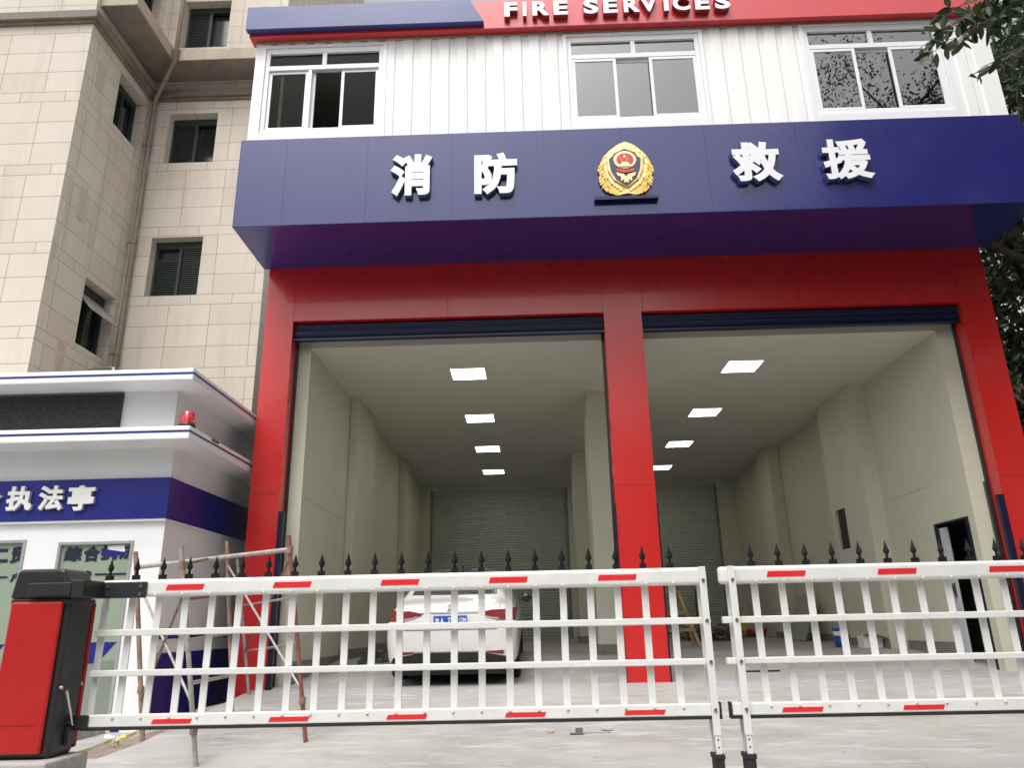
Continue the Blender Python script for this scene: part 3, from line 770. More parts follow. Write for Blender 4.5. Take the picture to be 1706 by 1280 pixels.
# ---------------------------------------------------------------- booth
bo = thing('enforcement_booth', 'white kiosk with double eaves, navy sign band and dark LED screen beside the red portal', 'kiosk', (-6.0, -1.0, -.3))
KX0, KX1, KY0, KY1 = -9.4, -4.45, -1.55, 1.15
q = MB()
q.wall('y', KY0, KX0, KX1, -.3, 2.96, [(-7.45, -6.12, -.02, 1.86), (-5.72, -4.80, -.22, 1.82)], .10)
q.wall('x', KX1, KY0, KY1, -.3, 2.96, [], .1); q.face([(KX0, KY1, -.3), (KX0, KY1, 3.8), (KX1, KY1, 3.8), (KX1, KY1, -.3)])
q.wall('y', KY0 - .08, KX0, KX1, 3.125, 3.685, [], .1); q.face([(KX1, KY0 - .08, 3.125), (KX1, KY1, 3.125), (KX1, KY1, 3.685), (KX1, KY0 - .08, 3.685)])
q.build('wall', BOOTHW, bo)
q = MB(); q.box(KX0 - .3, -4.075, -1.99, 1.3, 2.96, 3.125); lo = q.build('lower_eave', BOOTHW, bo, bevel=.012)
q = MB(); q.box(KX0 - .3, -4.075, -2.06, 1.3, 3.685, 3.837); hi = q.build('roof', BOOTHW, bo, bevel=.012)
for o_, yf, z in ((lo, -1.99, 3.045), (hi, -2.06, 3.757)):
    q = MB(); q.box(KX0, -4.075, yf - .003, yf, z, z + .026); q.box(-4.075, -4.072, yf - .003, 1.28, z, z + .026); q.build('stripe', BLUE2, o_)
q = MB(); q.box(KX0, KX1 + .03, KY0 - .06, KY0 - .001, 2.075, 2.575); q.box(KX1 + .001, KX1 + .03, KY0, 1.14, 2.075, 2.575)
bd = q.build('sign_band', BLUE2, bo)
q = MB(); q.box(KX0, KX1 + .022, KY0 - .05, KY0 - .001, 2.05, 2.074); q.box(KX1 + .001, KX1 + .022, KY0, 1.14, 2.05, 2.074); q.build('band_trim', BOOTHW, bd)
for ch, (x0, y0, x1, y1) in (('合', (-52, 812, 3, 853)), ('执', (12, 811, 55, 852)), ('法', (65, 810, 106, 851)), ('亭', (114, 809, 158, 851))):
    Yc = KY0 - .09; a = at(x0, (y0 + y1) / 2, 'y', Yc); b_ = at(x1, (y0 + y1) / 2, 'y', Yc); t = at((x0 + x1) / 2, y0, 'y', Yc); bt = at((x0 + x1) / 2, y1, 'y', Yc)
    glyph(ch, a.x, b_.x, bt.z, t.z, KY0 - .06, .045, 'character', [WHITE, mat('char_side', (.55, .55, .55), .5)], bd, .04)
q = MB(); q.box(KX0 + 1, -5.135, KY0 - .13, KY0 - .081, 3.15, 3.655); q.build('led_screen', LED, bo)
# windows of the booth
for (a, b_, z0, z1), nm in (((-7.45, -6.12, -.02, 1.86), 'window'), ((-5.72, -4.80, -.22, 1.82), 'door')):
    q = MB(); t = .035
    for r in ((a + .002, a + t, z0, z1), (b_ - t, b_ - .002, z0, z1), (a + t, b_ - t, z0, z0 + t), (a + t, b_ - t, z1 - t, z1 - .002)): q.box(r[0], r[1], KY0 - .015, KY0 + .07, r[2], r[3])
    o = q.build(nm, ALU, bo)
    q = MB(); q.box(a + t, b_ - t, KY0 + .025, KY0 + .035, .46, z1 - t); q.build('pane', FROST, o)
    q = MB(); q.box(a + t, b_ - t, KY0 + .025, KY0 + .035, z0 + t, .459); q.build('lower_pane', FROSTD, o)
    q = MB(); q.prism([(a + t, KY0 + .022, .43), (b_ - .26, KY0 + .022, .43), (b_ - .06, KY0 + .022, .66), (a + t, KY0 + .022, .66)], (0, .0025, 0)); q.build('blue_stripe', BLUE2, o)
    if nm == 'door': door = o
    else: winb = o
def flat(ch, x0, y0, x1, y1, par, bold=.05):
    Yc = KY0 + .02; a = at(x0, (y0 + y1) / 2, 'y', Yc); b_ = at(x1, (y0 + y1) / 2, 'y', Yc); t = at((x0 + x1) / 2, y0, 'y', Yc); bt = at((x0 + x1) / 2, y1, 'y', Yc)
    glyph(ch, a.x, b_.x, bt.z, t.z, KY0 + .024, .006, 'lettering', INK, par, bold)
for ch, *r in (('综', 107, 911, 137, 936), ('合', 139, 910, 167, 936), ('执', 168, 909, 196, 934), ('法', 198, 907, 226, 933), ('服', 122, 952, 137, 966), ('务', 138, 951, 153, 965), ('一', 158, 955.5, 216, 958.5)): flat(ch, *r, door)
for ch, *r in (('二', -14, 915, 14, 938), ('贸', 17, 911, 46, 939), ('一', -16, 961, 12, 964), ('户', 17, 955, 36, 970)): flat(ch, *r, winb)
q = MB()
def qp(px, py): return at(px, py, 'y', KY0 + .016)
q.prism([qp(167, 916), qp(208, 921), qp(207, 928), qp(194, 925), qp(193, 931), qp(170, 922)], (0, .002, 0), 0)
q.prism([qp(180, 910), qp(208, 908), qp(208, 920), qp(180, 916)], (0, .002, 0), 1)
q.build('painted_reflection', [BLUE2, PAPERW], door)  # flat blue and white shapes, a reflection painted over the door lettering
# blue and white livery on the base
q = MB()
q.box(KX1 + .001, KX1 + .006, KY0 + .02, KY1, .68, .79); q.box(KX1 + .001, KX1 + .006, KY0 + .02, KY1, -.25, .52)
q.box(KX0, -7.47, KY0 - .006, KY0 - .001, .5, .74); q.box(-6.10, -5.98, KY0 - .006, KY0 - .001, .60, .74); q.box(-6.10, -5.98, KY0 - .006, KY0 - .001, .2, .48)
q.box(-4.715, -4.70, KY0 - .006, KY0 - .001, -.2, .80); q.box(-4.79, -4.69, KY0 - .006, KY0 - .001, -.33, -.22)
q.build('livery_band', BLUE2, bo)
q = MB(); q.box(KX0, -4.80, -2.75, KY0 - .07, -.34, -.20); q.build('step', CONC, bo, bevel=.01)
q = MB(); q.box(KX0, -4.82, -2.765, -2.752, -.34, -.21); q.build('step_tile', mat('mosaic_blue', (.07, .08, .22), .5, var=.6, vscale=40), bo)
# beacon
bc = thing('beacon_lamp', 'small red warning beacon with black base on the lower eave of the white kiosk', 'beacon', (-4.185, -1.84, 3.125))
q = MB(); q.lathe([(0, .0), (.098, .0), (.098, .045), (.088, .052), (.0, .052)], (-4.185, -1.84, 3.126), 24); q.build('base', BLACK, bc)
q = MB(); q.lathe([(.085, .053), (.082, .10), (.072, .20), (.06, .212), (0, .214)], (-4.185, -1.84, 3.126), 24)
for k in range(12):
    a = k * math.pi / 6; q.tube([(-4.185 + .086 * math.cos(a), -1.84 + .086 * math.sin(a), 3.185), (-4.185 + .074 * math.cos(a), -1.84 + .074 * math.sin(a), 3.32)], .005, 5)
q.build('lens', BEACON, bc)
br = MB()
br.box(-4.072, -4.06, -1.35, -1.15, 3.09, 3.115)
br.build('eave_bracket', BLACK, bo)

# ---------------------------------------------------------------- barrier gates
YR = -5.2
def barrier(name, label, x0, x1, xb0, nb, endpost, group):
    """x0..x1 rail span, xb0 first bar, nb bars"""
    t = thing(name, label, 'barrier gate', ((x0 + x1) / 2, YR, -.44), group)
    R_ = lambda z0, z1, nm, bv, d=.03: (lambda b: b.build(nm, RAILW, t, bevel=bv, seg=3))(MB().box(x0, x1, YR - d, YR + d, z0, z1))
    top = R_(.992, 1.110, 'top_rail', .024); m1 = R_(.733, .777, 'middle_rail', .006, .022); m2 = R_(.471, .512, 'middle_rail', .006, .022); bot = R_(.155, .232, 'bottom_rail', .008)
    MB().box(x0, x1, YR - .032, YR + .032, .136, .1545).build('rubber_edge', RUBBER, bot)
    for xa in ((x1 + .001,) if endpost == 'right' else (x0 - .011,)): MB().box(xa, xa + .010, YR - .034, YR + .034, .136, .238).build('end_cap', RUBBER, bot)
    for k in range(nb):
        x = xb0 + k * .1904
        b = MB().box(x - .024, x + .024, YR + .031, YR + .046, .16, 1.112); bar = b.build('bar', RAILW, t, bevel=.003)
        z = 1.112; c = (x, YR + .042)
        tip = MB().box(x - .022, x + .022, c[1] - .018, c[1] + .018, z, z + .034)
        prof = [(.008, z + .034), (.013, z + .045), (.008, z + .056), (.024, z + .082), (.019, z + .098), (.010, z + .122), (.004, z + .146), (.0005, z + .160)]
        tip.lathe(prof, (c[0], c[1], 0), 4, sm=False)
        tip.build('spear_tip', SPEAR, bar)
        rv = MB()
        for zz in (1.004, .194): rv.lathe([(0.0105, 0), (.008, .006), (0, .008)], (0, 0, 0), 8)
        n0 = len(rv.v) // 2
        rv.v = [(x + v[0], YR - .031 - v[2], (1.004 if i < n0 else .210) + v[1]) for i, v in enumerate(rv.v)]
        rv.build('rivet', RIVET, bar)
    xs_top = [x0 + .47 + .767 * k for k in range(12)] if endpost == 'right' else [1.609 + .76 * k for k in range(9)]
    xs_bot = [-2.578 + .787 * k for k in range(12)] if endpost == 'right' else [1.603 + .787 * k for k in range(9)]
    if endpost == 'right': xs_top = [-2.586 + .757 * k for k in range(12)]
    b = MB()
    for x in xs_top:
        if x + .27 < x1 - .03: b.prism([(x, YR - .0325, 1.033), (x + .262, YR - .0325, 1.033), (x + .274, YR - .0325, 1.071), (x + .012, YR - .0325, 1.071)], (0, .002, 0))
    b.build('reflector', REFL, top)
    b = MB()
    for x in xs_bot:
        if x + .27 < x1 - .03: b.prism([(x, YR - .0325, .171), (x + .262, YR - .0325, .171), (x + .274, YR - .0325, .200), (x + .012, YR - .0325, .200)], (0, .002, 0))
    b.build('reflector', REFL, bot)
    xe = (x1 - .035) if endpost == 'right' else (x0 + .085)
    po = MB()
    for yy in (YR - .052, YR + .047): po.box(xe - .024, xe + .024, yy, yy + .018, .04, 1.112)
    post = po.build('end_post', RAILW, t, bevel=.003)
    b = MB()
    for zz in (1.02, .755, .49, .195):
        b.tube([(xe, YR - .0525, zz), (xe, YR - .0615, zz)], .012, 8)
    b.build('bolt', STEEL, post)
    lg = MB()
    for yy in (YR - .047, YR + .05):
        lg.box(xe - .018, xe + .018, yy, yy + .012, -.16, .039)
    leg = lg.build('telescopic_leg', RAILW, t)
    h = MB()
    for zz in (.015, -.03, -.075): h.tube([(xe, YR - .0475, zz), (xe, YR - .049, zz)], .006, 8)
    h.build('adjusting_hole', BLACK, leg)
    ft = MB().box(xe - .028, xe + .028, YR - .058, YR + .07, -.30, -.075).box(xe - .034, xe + .034, YR - .064, YR + .076, -.10, -.07).box(xe - .026, xe + .026, YR - .05, YR + .06, -.438, -.30)
    ft.build('rubber_foot', RUBBER, t, bevel=.004)
    return t
BG = 'white barrier gates with red reflectors across the driveway'
lg_ = barrier('barrier_gate', 'long white barrier gate on the left, hinged to the red cabinet', -3.05, 1.20, -3.035, 22, 'right', BG)
rg_ = barrier('barrier_gate', 'white barrier gate on the right that runs out of the photo', 1.281, 5.6, 1.536, 21, 'left', BG)
# red cabinet with black hood and arm bracket, a part-by-part thing of its own
cbn = thing('barrier_cabinet', 'red barrier motor cabinet with black hood and black sides on a concrete base', 'barrier cabinet', (-3.4, -5.25, 0))
cx0, cx1, cy0, cy1 = -3.53, -3.115, -5.46, -5.15
MB().box(cx0, cx1, cy0 + .02, cy1 - .02, .0, .98).build('body', BLACK, cbn, bevel=.03, seg=3)
MB().box(cx0 + .02, cx1 - .045, cy0 - .012, cy0 + .019, .03, .965).build('front_panel', CABRED, cbn, bevel=.028, seg=4)
MB().box(cx0 + .02, cx1 + .006, cy1 - .019, cy1 + .012, .03, .965).build('back_panel', CABRED, cbn, bevel=.028, seg=4)
MB().box(cx0 + .05, cx1 - .09, cy0 - .0145, cy0 - .0125, .20, .206).build('panel_groove', mat('groove_red', (.30, .01, .01), .5), cbn)
q = MB()
hp = [(cx0 - .005, .985), (cx1 - .01, .985), (cx1 - .01, 1.03), (cx1 - .07, 1.165), (cx1 - .10, 1.18), (cx0 + .05, 1.18), (cx0 + .02, 1.165)]
q.prism([(a, cy0 + .0, z) for a, z in hp], (0, cy1 - cy0, 0)); q.build('hood', mat('hood_black', (.028, .025, .026), .35, var=.1), cbn, bevel=.02, seg=3)
MB().box(cx0 + .005, cx1 + .005, cy0 + .01, cy1 - .01, .945, .984).build('collar', BLACK, cbn, bevel=.006)
q = MB(); q.box(-3.40, -3.104, cy0 - .035, cy0 - .003, 1.0, 1.085); q.box(-3.104, -3.02, cy0 - .03, YR - .035, .985, 1.10); q.box(-3.06, -2.715, YR - .045, YR - .0335, .985, 1.095)
arm = q.build('arm_bracket', BLACK, cbn, bevel=.008)
q = MB()
for x in (-2.99, -2.755):
    for z in (1.065, 1.01): q.tube([(x, YR - .0455, z), (x, YR - .053, z)], .012, 10)
q.build('bolt', STEEL, arm)
q = MB(); q.box(cx1 + .001, cx1 + .03, -5.30, -5.22, .06, .17); q.box(-3.11, -3.0, YR - .05, YR - .034, .14, .235); q.build('lower_bracket', BLACK, cbn, bevel=.005)
q = MB()
for y_, z in ((-5.42, .42), (-5.20, .43), (-5.26, .19), (-5.22, .13)): q.tube([(cx1 + .001, y_, z), (cx1 + .014, y_, z)], .013, 8)
q.tube([(cx1 + .02, -5.38, .40), (cx1 + .03, -5.27, .18)], .010, 6); q.build('bolt', STEEL, cbn)
q = MB(); q.box(-3.85, -3.04, -5.58, -5.10, -.50, -.002); q.build('concrete_base', CONC, cbn, bevel=.015)

# ---------------------------------------------------------------- scaffold
sc = thing('scaffold_tower', 'rusty pipe scaffold frames with cross braces standing in front of the left portal column', 'scaffold', (-3.2, -2.4, -.25))
A0, B0, C0 = Vector((-4.0, -2.38, gz(-4.0, -2.38))), Vector((-2.86, -3.75, ramp_z(-3.75))), Vector((-2.17, -2.97, ramp_z(-2.97)))
D0, E0 = Vector((-3.42, -1.55, ramp_z(-1.55))), Vector((-3.70, -.30, ramp_z(-.3)))
def pz(px, py, P_): return at(px, py, 'y', P_.y)
def post(P_, px0, py0, r, m_, nm='post'):
    tp = pz(px0, py0, P_); b = MB(); b.tube([P_, tp], r, 12); b.build(nm, m_, sc); return tp
At = post(A0, 226, 920, .024, RUST); Bt = post(B0, 302, 912, .021, GALV); Ct = post(C0, 481, 893, .021, REDPIPE)
Dt = post(D0, 378, 902, .023, RUST); Et = post(E0, 395, 932, .022, GALV)
def along(P0, P1, py):
    # point of segment P0-P1 that sits at photograph row py
    lo_, hi_ = 0., 1.
    f_ = lambda t: (lambda d: 640 - F_PX * d.dot(UP) / d.dot(fwd))(P0.lerp(P1, t) - CAM)
    for _ in range(40):
        mid = (lo_ + hi_) / 2
        if f_(mid) > py: lo_ = mid
        else: hi_ = mid
    return P0.lerp(P1, lo_)
def pipe(a, b_, r, m_, nm): MB().tube([a, b_], r, 9).build(nm, m_, sc)
pipe(along(A0, At, 946), along(C0, Ct, 916) + (along(C0, Ct, 916) - along(A0, At, 946)) * .005, .024, GALV, 'ledger')
pipe(along(B0, Bt, 941), along(D0, Dt, 924), .015, RUST, 'rung')
pipe(along(B0, Bt, 999), along(D0, Dt, 990), .015, REDPIPE, 'rung'); pipe(along(B0, Bt, 1067), along(D0, Dt, 1056), .015, GALV, 'rung'); pipe(along(B0, Bt, 1139), along(D0, Dt, 1126), .018, GALV, 'rung')
pipe(along(E0, Et, 1010), along(C0, Ct, 996), .014, GALV, 'rung'); pipe(along(E0, Et, 1086), along(C0, Ct, 1073), .014, GALV, 'rung')
pipe(along(A0, At, 965), along(B0, Bt, 1172), .013, GALV, 'brace'); pipe(along(A0, At, 1168), along(B0, Bt, 986), .013, RUST, 'brace')
pipe(along(D0, Dt, 942), along(C0, Ct, 1150), .013, GALV, 'brace'); pipe(along(E0, Et, 1085), along(C0, Ct, 930), .013, RUST, 'brace')
q = MB()
for P0, P1, ys_ in ((A0, At, (1150,)), (B0, Bt, (942, 1218)), (C0, Ct, (917, 1168)), (D0, Dt, (925,))):
    for y_ in ys_:
        c_ = along(P0, P1, y_); q.tube([c_ - Vector((0, 0, .035)), c_ + Vector((0, 0, .035))], .034, 8)
q.build('coupler', RUST, sc)
q = MB(); a, b_ = Vector((-3.85, -2.75, ramp_z(-2.75) + .03)), Vector((-2.36, -1.95, ramp_z(-1.95) + .03))
a = at(338, 1190, 'z', -.17); b_ = at(474, 1158, 'z', -.10)
dv = (b_ - a).normalized(); nv = Vector((-dv.y, dv.x, 0)).normalized() * .11
q.prism([a - nv, b_ - nv, b_ + nv, a + nv], (0, 0, .045)); q.build('plank', mat('old_plank', (.36, .32, .26), .8, var=.25, vscale=12), sc)
# barricade tape tied round the scaffold foot
tp = MB()
def ribbon(pts, wd, mi_seq):
    for k, (p0, p1) in enumerate(zip(pts, pts[1:])):
        up_ = Vector((0, .35, .94)) * wd
        tp.prism([p0 - up_, p1 - up_, p1 + up_, p0 + up_], (.002, .004, 0), mi_seq[k % len(mi_seq)])
ta = [at(122, 1258, 'y', -3.3), at(150, 1249, 'y', -3.1), at(172, 1240, 'y', -2.9), at(186, 1234, 'y', -2.75), at(206, 1231, 'y', -2.6), at(226, 1222, 'y', -2.45), at(246, 1214, 'y', -2.3), at(265, 1211, 'y', -2.2)]
ribbon(ta, .018, (0, 1))
random.seed(5)
kn = at(192, 1236, 'y', -2.72)
for k in range(7):
    d_ = Vector((random.uniform(-.12, .10), random.uniform(-.05, .05), random.uniform(-.06, .05)))
    ribbon([kn, kn + d_ * .6 + Vector((0, 0, .02)), kn + d_], .016, (0 if k % 2 else 1,))
TAPEY = mat('tape_yellow', (.62, .55, .16), .5, var=.15)
to = tp.build('caution_tape', [TAPEY, PAPERW]); single(to, (-4.0, -2.7, gz(-4, -2.7))); tag(to, 'knotted yellow and white barrier tape on the ground by the kiosk step', 'tape')

# ---------------------------------------------------------------- car
car = thing('parked_car', 'white sedan parked nose in inside the left bay, seen from behind', 'car', (-1.11, .80, ramp_z(.80)), rot=(math.atan(.078), 0, 0))
car['_local'] = 1
# stations: y, half width, z bottom, z shoulder(belt), z top, half width at top, roundness
ST = [(-.93, .60, .46, .62, .72, .42), (-.915, .74, .36, .72, .88, .58), (-.88, .815, .27, .80, .985, .66), (-.82, .865, .22, .86, 1.045, .70), (-.70, .895, .20, .90, 1.075, .715),
      (-.48, .912, .20, .925, 1.105, .71), (-.30, .916, .20, .935, 1.185, .675), (.0, .92, .20, .94, 1.325, .62), (.30, .92, .20, .94, 1.425, .585), (.62, .92, .20, .94, 1.475, .575), (1.1, .92, .20, .93, 1.495, .575), (1.7, .92, .20, .92, 1.465, .575),
      (2.15, .92, .20, .91, 1.33, .60), (2.6, .915, .20, .90, 1.10, .66), (2.9, .91, .20, .88, 1.0, .68), (3.3, .90, .20, .82, .93, .66), (3.6, .86, .22, .72, .84, .60), (3.72, .74, .30, .60, .70, .50)]
def section(y, hw, zb, zs, zt, tw):
    h = []
    h += [(0, zb), (hw * .8, zb), (hw * .955, zb + .05), (hw * .99, zb + (zs - zb) * .35), (hw, zb + (zs - zb) * .62), (hw * .985, zs - .03), (hw * .955, zs + .012)]
    h += [((hw * .955) * .5 + tw * .5, zs + (zt - zs) * .48), (tw + .03, zt - (zt - zs) * .14), (tw * .86, zt - .018), (tw * .45, zt), (0, zt + .004)]
    return [(x, y, z) for x, z in h]
rows = []
for s_ in ST:
    h = section(*s_); rows.append(h + [(-x, y, z) for x, y, z in h[-2:0:-1]])
bm = bmesh.new()
vr = [[bm.verts.new(p_) for p_ in r] for r in rows]; n_ = len(rows[0])
for i in range(len(rows) - 1):
    for j in range(n_): bm.faces.new((vr[i][j], vr[i][(j + 1) % n_], vr[i + 1][(j + 1) % n_], vr[i + 1][j]))
for ring, yc, zc_ in ((vr[0], -.94, .58), (vr[-1], 3.74, .5)):
    cv = bm.verts.new((0, yc, zc_))
    for j in range(n_): bm.faces.new((ring[j], ring[(j + 1) % n_], cv))
bmesh.ops.recalc_face_normals(bm, faces=bm.faces)
me = bpy.data.meshes.new('body'); bm.to_mesh(me); bm.free(); me.materials.append(CARW)
for p_ in me.polygons: p_.use_smooth = True
cbod = bpy.data.objects.new('body', me); COL.objects.link(cbod); cbod.parent = car; cbod['_local'] = 1
ss = cbod.modifiers.new('subd', 'SUBSURF'); ss.levels = 2; ss.render_levels = 2
dg = bpy.context.evaluated_depsgraph_get(); dg.update()
ev = cbod.evaluated_get(dg); mev = ev.to_mesh()
bvh = BVHTree.FromPolygons([v.co.copy() for v in mev.vertices], [tuple(p_.vertices) for p_ in mev.polygons]); ev.to_mesh_clear()
def on_body(x, z, out=.006):
    h = bvh.ray_cast(Vector((x, -4, z)), Vector((0, 1, 0)))
    if h[0] is None: return None
    nn = h[1] if h[1].y < 0 else -h[1]
    return h[0] + nn * out
def patch(poly, name, m_, out=.006, res=.02, label=None, parent=car, thick=.004):
    """panel in (x,z) outline laid over the rear of the body"""
    b = MB(); xs_ = [p_[0] for p_ in poly]; zs_ = [p_[1] for p_ in poly]
    zmin, zmax = min(zs_), max(zs_); nz = max(2, int((zmax - zmin) / res)); nx = max(4, int((max(xs_) - min(xs_)) / (res * 1.5)))
    grid = []
    for j in range(nz + 1):
        z = zmin + (zmax - zmin) * j / nz; z_ = min(max(z, zmin + 1e-5), zmax - 1e-5); xi = []
        for (xa, za), (xb, zb_) in zip(poly, poly[1:] + poly[:1]):
            if (za - z_) * (zb_ - z_) < 0: xi.append(xa + (xb - xa) * (z_ - za) / (zb_ - za))
        xi.sort()
        if len(xi) < 2: grid.append(None); continue
        grid.append([on_body(xi[0] + (xi[-1] - xi[0]) * k / nx, z_, out) for k in range(nx + 1)])
    for ga, gb in zip(grid, grid[1:]):
        if ga is None or gb is None: continue
        for k in range(nx):
            pts = (ga[k], ga[k + 1], gb[k + 1], gb[k])
            if all(p_ is not None for p_ in pts): b.face(pts, 0, True)
    o = b.build(name, m_, parent, label=label)
    so_ = o.modifiers.new('solid', 'SOLIDIFY'); so_.thickness = thick; so_.offset = -1
    return o
mir = lambda P_: [(-x, z) for x, z in P_][::-1]
patch([(-.60, 1.145), (.60, 1.145), (.57, 1.30), (.47, 1.487), (-.47, 1.487), (-.57, 1.30)], 'rear_window', CARGL, .004)
lamp_ = [(-.885, .975), (-.86, .82), (-.62, .835), (-.40, .895), (-.37, .925), (-.56, .965)]
for P_ in (lamp_, mir(lamp_)):
    o = patch(P_, 'tail_light', LENSR, .008, .012)
    sg_ = 1 if P_ is lamp_ else -1
    l2 = [(-.64, .845), (-.50, .862), (-.44, .892), (-.455, .892), (-.51, .874), (-.635, .858)]
    patch(l2 if sg_ == 1 else mir(l2), 'lamp_strip', LENSD, .0105, .006, parent=o)
patch([(-.80, .30), (.80, .30), (.76, .385), (.55, .395), (.45, .435), (-.45, .435), (-.55, .395), (-.76, .385)], 'lower_bumper', RUBBER, .006)
ref_ = [(-.70, .405), (-.47, .425), (-.47, .445), (-.70, .45)]
for P_ in (ref_, mir(ref_)): patch(P_, 'bumper_reflector', LENSR, .009, .008)
patch([(-.72, .452), (.72, .452), (.72, .462), (-.72, .462)], 'trim_strip', CHROME, .008, .004)
patch([(-.62, .715), (.62, .715), (.62, .722), (-.62, .722)], 'bumper_seam', BLACK, .003, .003)
for s_ in (-1, 1): patch([(s_ * .60 - .003, .72), (s_ * .60 + .003, .72), (s_ * .665 + .003, 1.04), (s_ * .665 - .003, 1.04)], 'boot_seam', BLACK, .003, .02)
patch([(-.40, .925), (.40, .925), (.40, .940), (-.40, .940)], 'boot_ledge', CHROME, .010, .006)
patch([(-.045, .955), (.045, .955), (.05, 1.0), (.03, 1.03), (-.03, 1.03), (-.05, 1.0)], 'badge', CHROME, .010, .008)
pz0 = on_body(0, .85).y - .03
q = MB(); q.box(-.225, .225, pz0, pz0 + .012, .775, .90)
pl_ = q.build('number_plate', PLATE, car, bevel=.003)
glyph('渝', -.205, -.145, .80, .875, pz0, .002, 'plate_character', PAPERW, pl_, .03)
for ch, x0, x1 in (('A', -.135, -.085), ('7', -.035, .005), ('1', .03, .045), ('2', .072, .112), ('Q', .122, .165), ('M', .172, .212)):
    glyph(ch, x0, x1, .80, .875, pz0, .002, 'plate_character', PAPERW, pl_, .03)
for ob in [o_ for o_ in bpy.data.objects if o_.name.startswith('plate_character')]: ob['_local'] = 1
for s_ in (-1, 1):
    q = MB(); q.lathe([(.0, -.05), (.06, -.06), (.085, -.02), (.08, .04), (.0, .06)], (0, 0, 0), 12)
    q.v = [(s_ * 1.0 + v[0] * 1.1, 1.72 + v[2], 1.0 + v[1] * .85) for v in q.v]
    q.tube([(s_ * .88, 1.78, .95), (s_ * .98, 1.76, .99)], .022, 6)
    q.build('side_mirror', CARGL, car)
for sx in (-1, 1):
    for y_ in (0, 2.75):
        q = MB(); q.lathe([(.20, -.10), (.30, -.105), (.322, -.085), (.328, 0), (.322, .085), (.30, .105), (.20, .10)], (0, 0, 0), 28)
        q.v = [(sx * .80 + v[2], y_ + v[0], .325 + v[1]) for v in q.v]
        wh = q.build('wheel', RUBBER, car)
        q = MB(); q.lathe([(.0, .06), (.05, .075), (.20, .085), (.21, .10)], (0, 0, 0), 20); q.v = [(sx * .80 + sx * v[2], y_ + v[0], .325 + v[1]) for v in q.v]; q.build('rim', ALU, wh)
q = MB(); q.box(-.72, .72, -.78, 3.4, .14, .21); q.build('underbody', RUBBER, car)
arch = MB()
q = MB(); q.prism([(0, .9, 1.50), (0, 1.05, 1.50), (0, 1.0, 1.56), (0, .88, 1.545)], (.02, 0, 0)); q.build('roof_antenna', BLACK, car)

# ---------------------------------------------------------------- things inside the garage
def fl(y): return ramp_z(y)
# step ladder
yl = 5.4
ld = thing('step_ladder', 'light wooden folding step ladder standing in the right bay by the red middle column', 'ladder', (2.9, yl, fl(yl)))
x0, x1 = 2.42, 3.26
for dy, nm in ((-.28, 'front_frame'), (.28, 'rear_frame')):
    q = MB()
    for xa, xb in ((2.50, 2.30), (2.98, 3.28)):
        a = Vector((xb, yl + dy, fl(yl + dy))); b_ = Vector((xa, yl + dy * .12, fl(yl) + 1.04)); dx = Vector((.032, 0, 0)); dyv = Vector((0, .02, 0))
        q.prism([a - dx - dyv, a + dx - dyv, b_ + dx - dyv, b_ - dx - dyv], (0, .04, 0))
    for k in (.30, .62):
        za = fl(yl) + 1.04 * k; ya = yl + dy * (1 - .88 * k) - .025; xl_, xr_ = 2.30 + .20 * k, 3.28 - .30 * k
        q.box(xl_ - .03, xr_ + .03, ya - .02, ya + .0, za - .025, za + .025)
    q.build(nm, WOOD, ld)
q = MB(); q.box(2.44, 3.04, yl - .08, yl + .08, fl(yl) + 1.042, fl(yl) + 1.075); q.build('top_step', WOOD, ld)
# paint bucket
def bucket(x, y, r, h, mb, ml, name, label, lid=True):
    z = fl(y); t = thing(name, label, 'bucket', (x, y, z))
    q = MB(); q.lathe([(0, .001), (r * .86, .001), (r, h), (r * .96, h), (r * .9, h * .9), (0, h * .9)], (x, y, z), 24); q.build('body', mb, t)
    q = MB(); q.lathe([(r * 1.0, h - .05), (r * 1.06, h - .05), (r * 1.06, h + .008), (0, h + .008)] if lid else [(r * .99, h - .02), (r * 1.06, h - .02), (r * 1.06, h), (r * .99, h)], (x, y, z), 24); q.build('lid' if lid else 'rim', ml, t)
    q = MB(); q.tube([(x + r * 1.05 * math.cos(a), y - r * 1.02 * abs(math.sin(a)) * .4 - .02 , z + h * .85 - .16 * math.sin(a)) for a in [math.pi * k / 8 for k in range(9)]], .005, 5); q.build('handle', STEEL, t)
    return t
pb = bucket(5.52, 3.75, .125, .33, BLUEP, BLUEP, 'paint_bucket', 'blue and white paint bucket on the floor of the right bay')
q = MB(); q.lathe([(.121, .20), (.1235, .27), (.1265, .27), (.124, .20)], (5.52, 3.75, fl(3.75)), 24); q.build('white_band', PAPERW, pb)
bucket(5.42, 10.0, .14, .34, YEL, YEL, 'paint_bucket', 'yellow bucket standing by the rubbish pile at the back of the right bay', False)
q = MB(); q.lathe([(0, .001), (.22, .001), (.30, .20), (.285, .20), (.21, .02), (0, .02)], (5.80, 10.1, fl(10.1)), 24)
o = q.build('plastic_basin', PINK); single(o, (5.80, 10.1, fl(10.1))); tag(o, 'crimson plastic basin on the floor near the back right corner', 'basin')
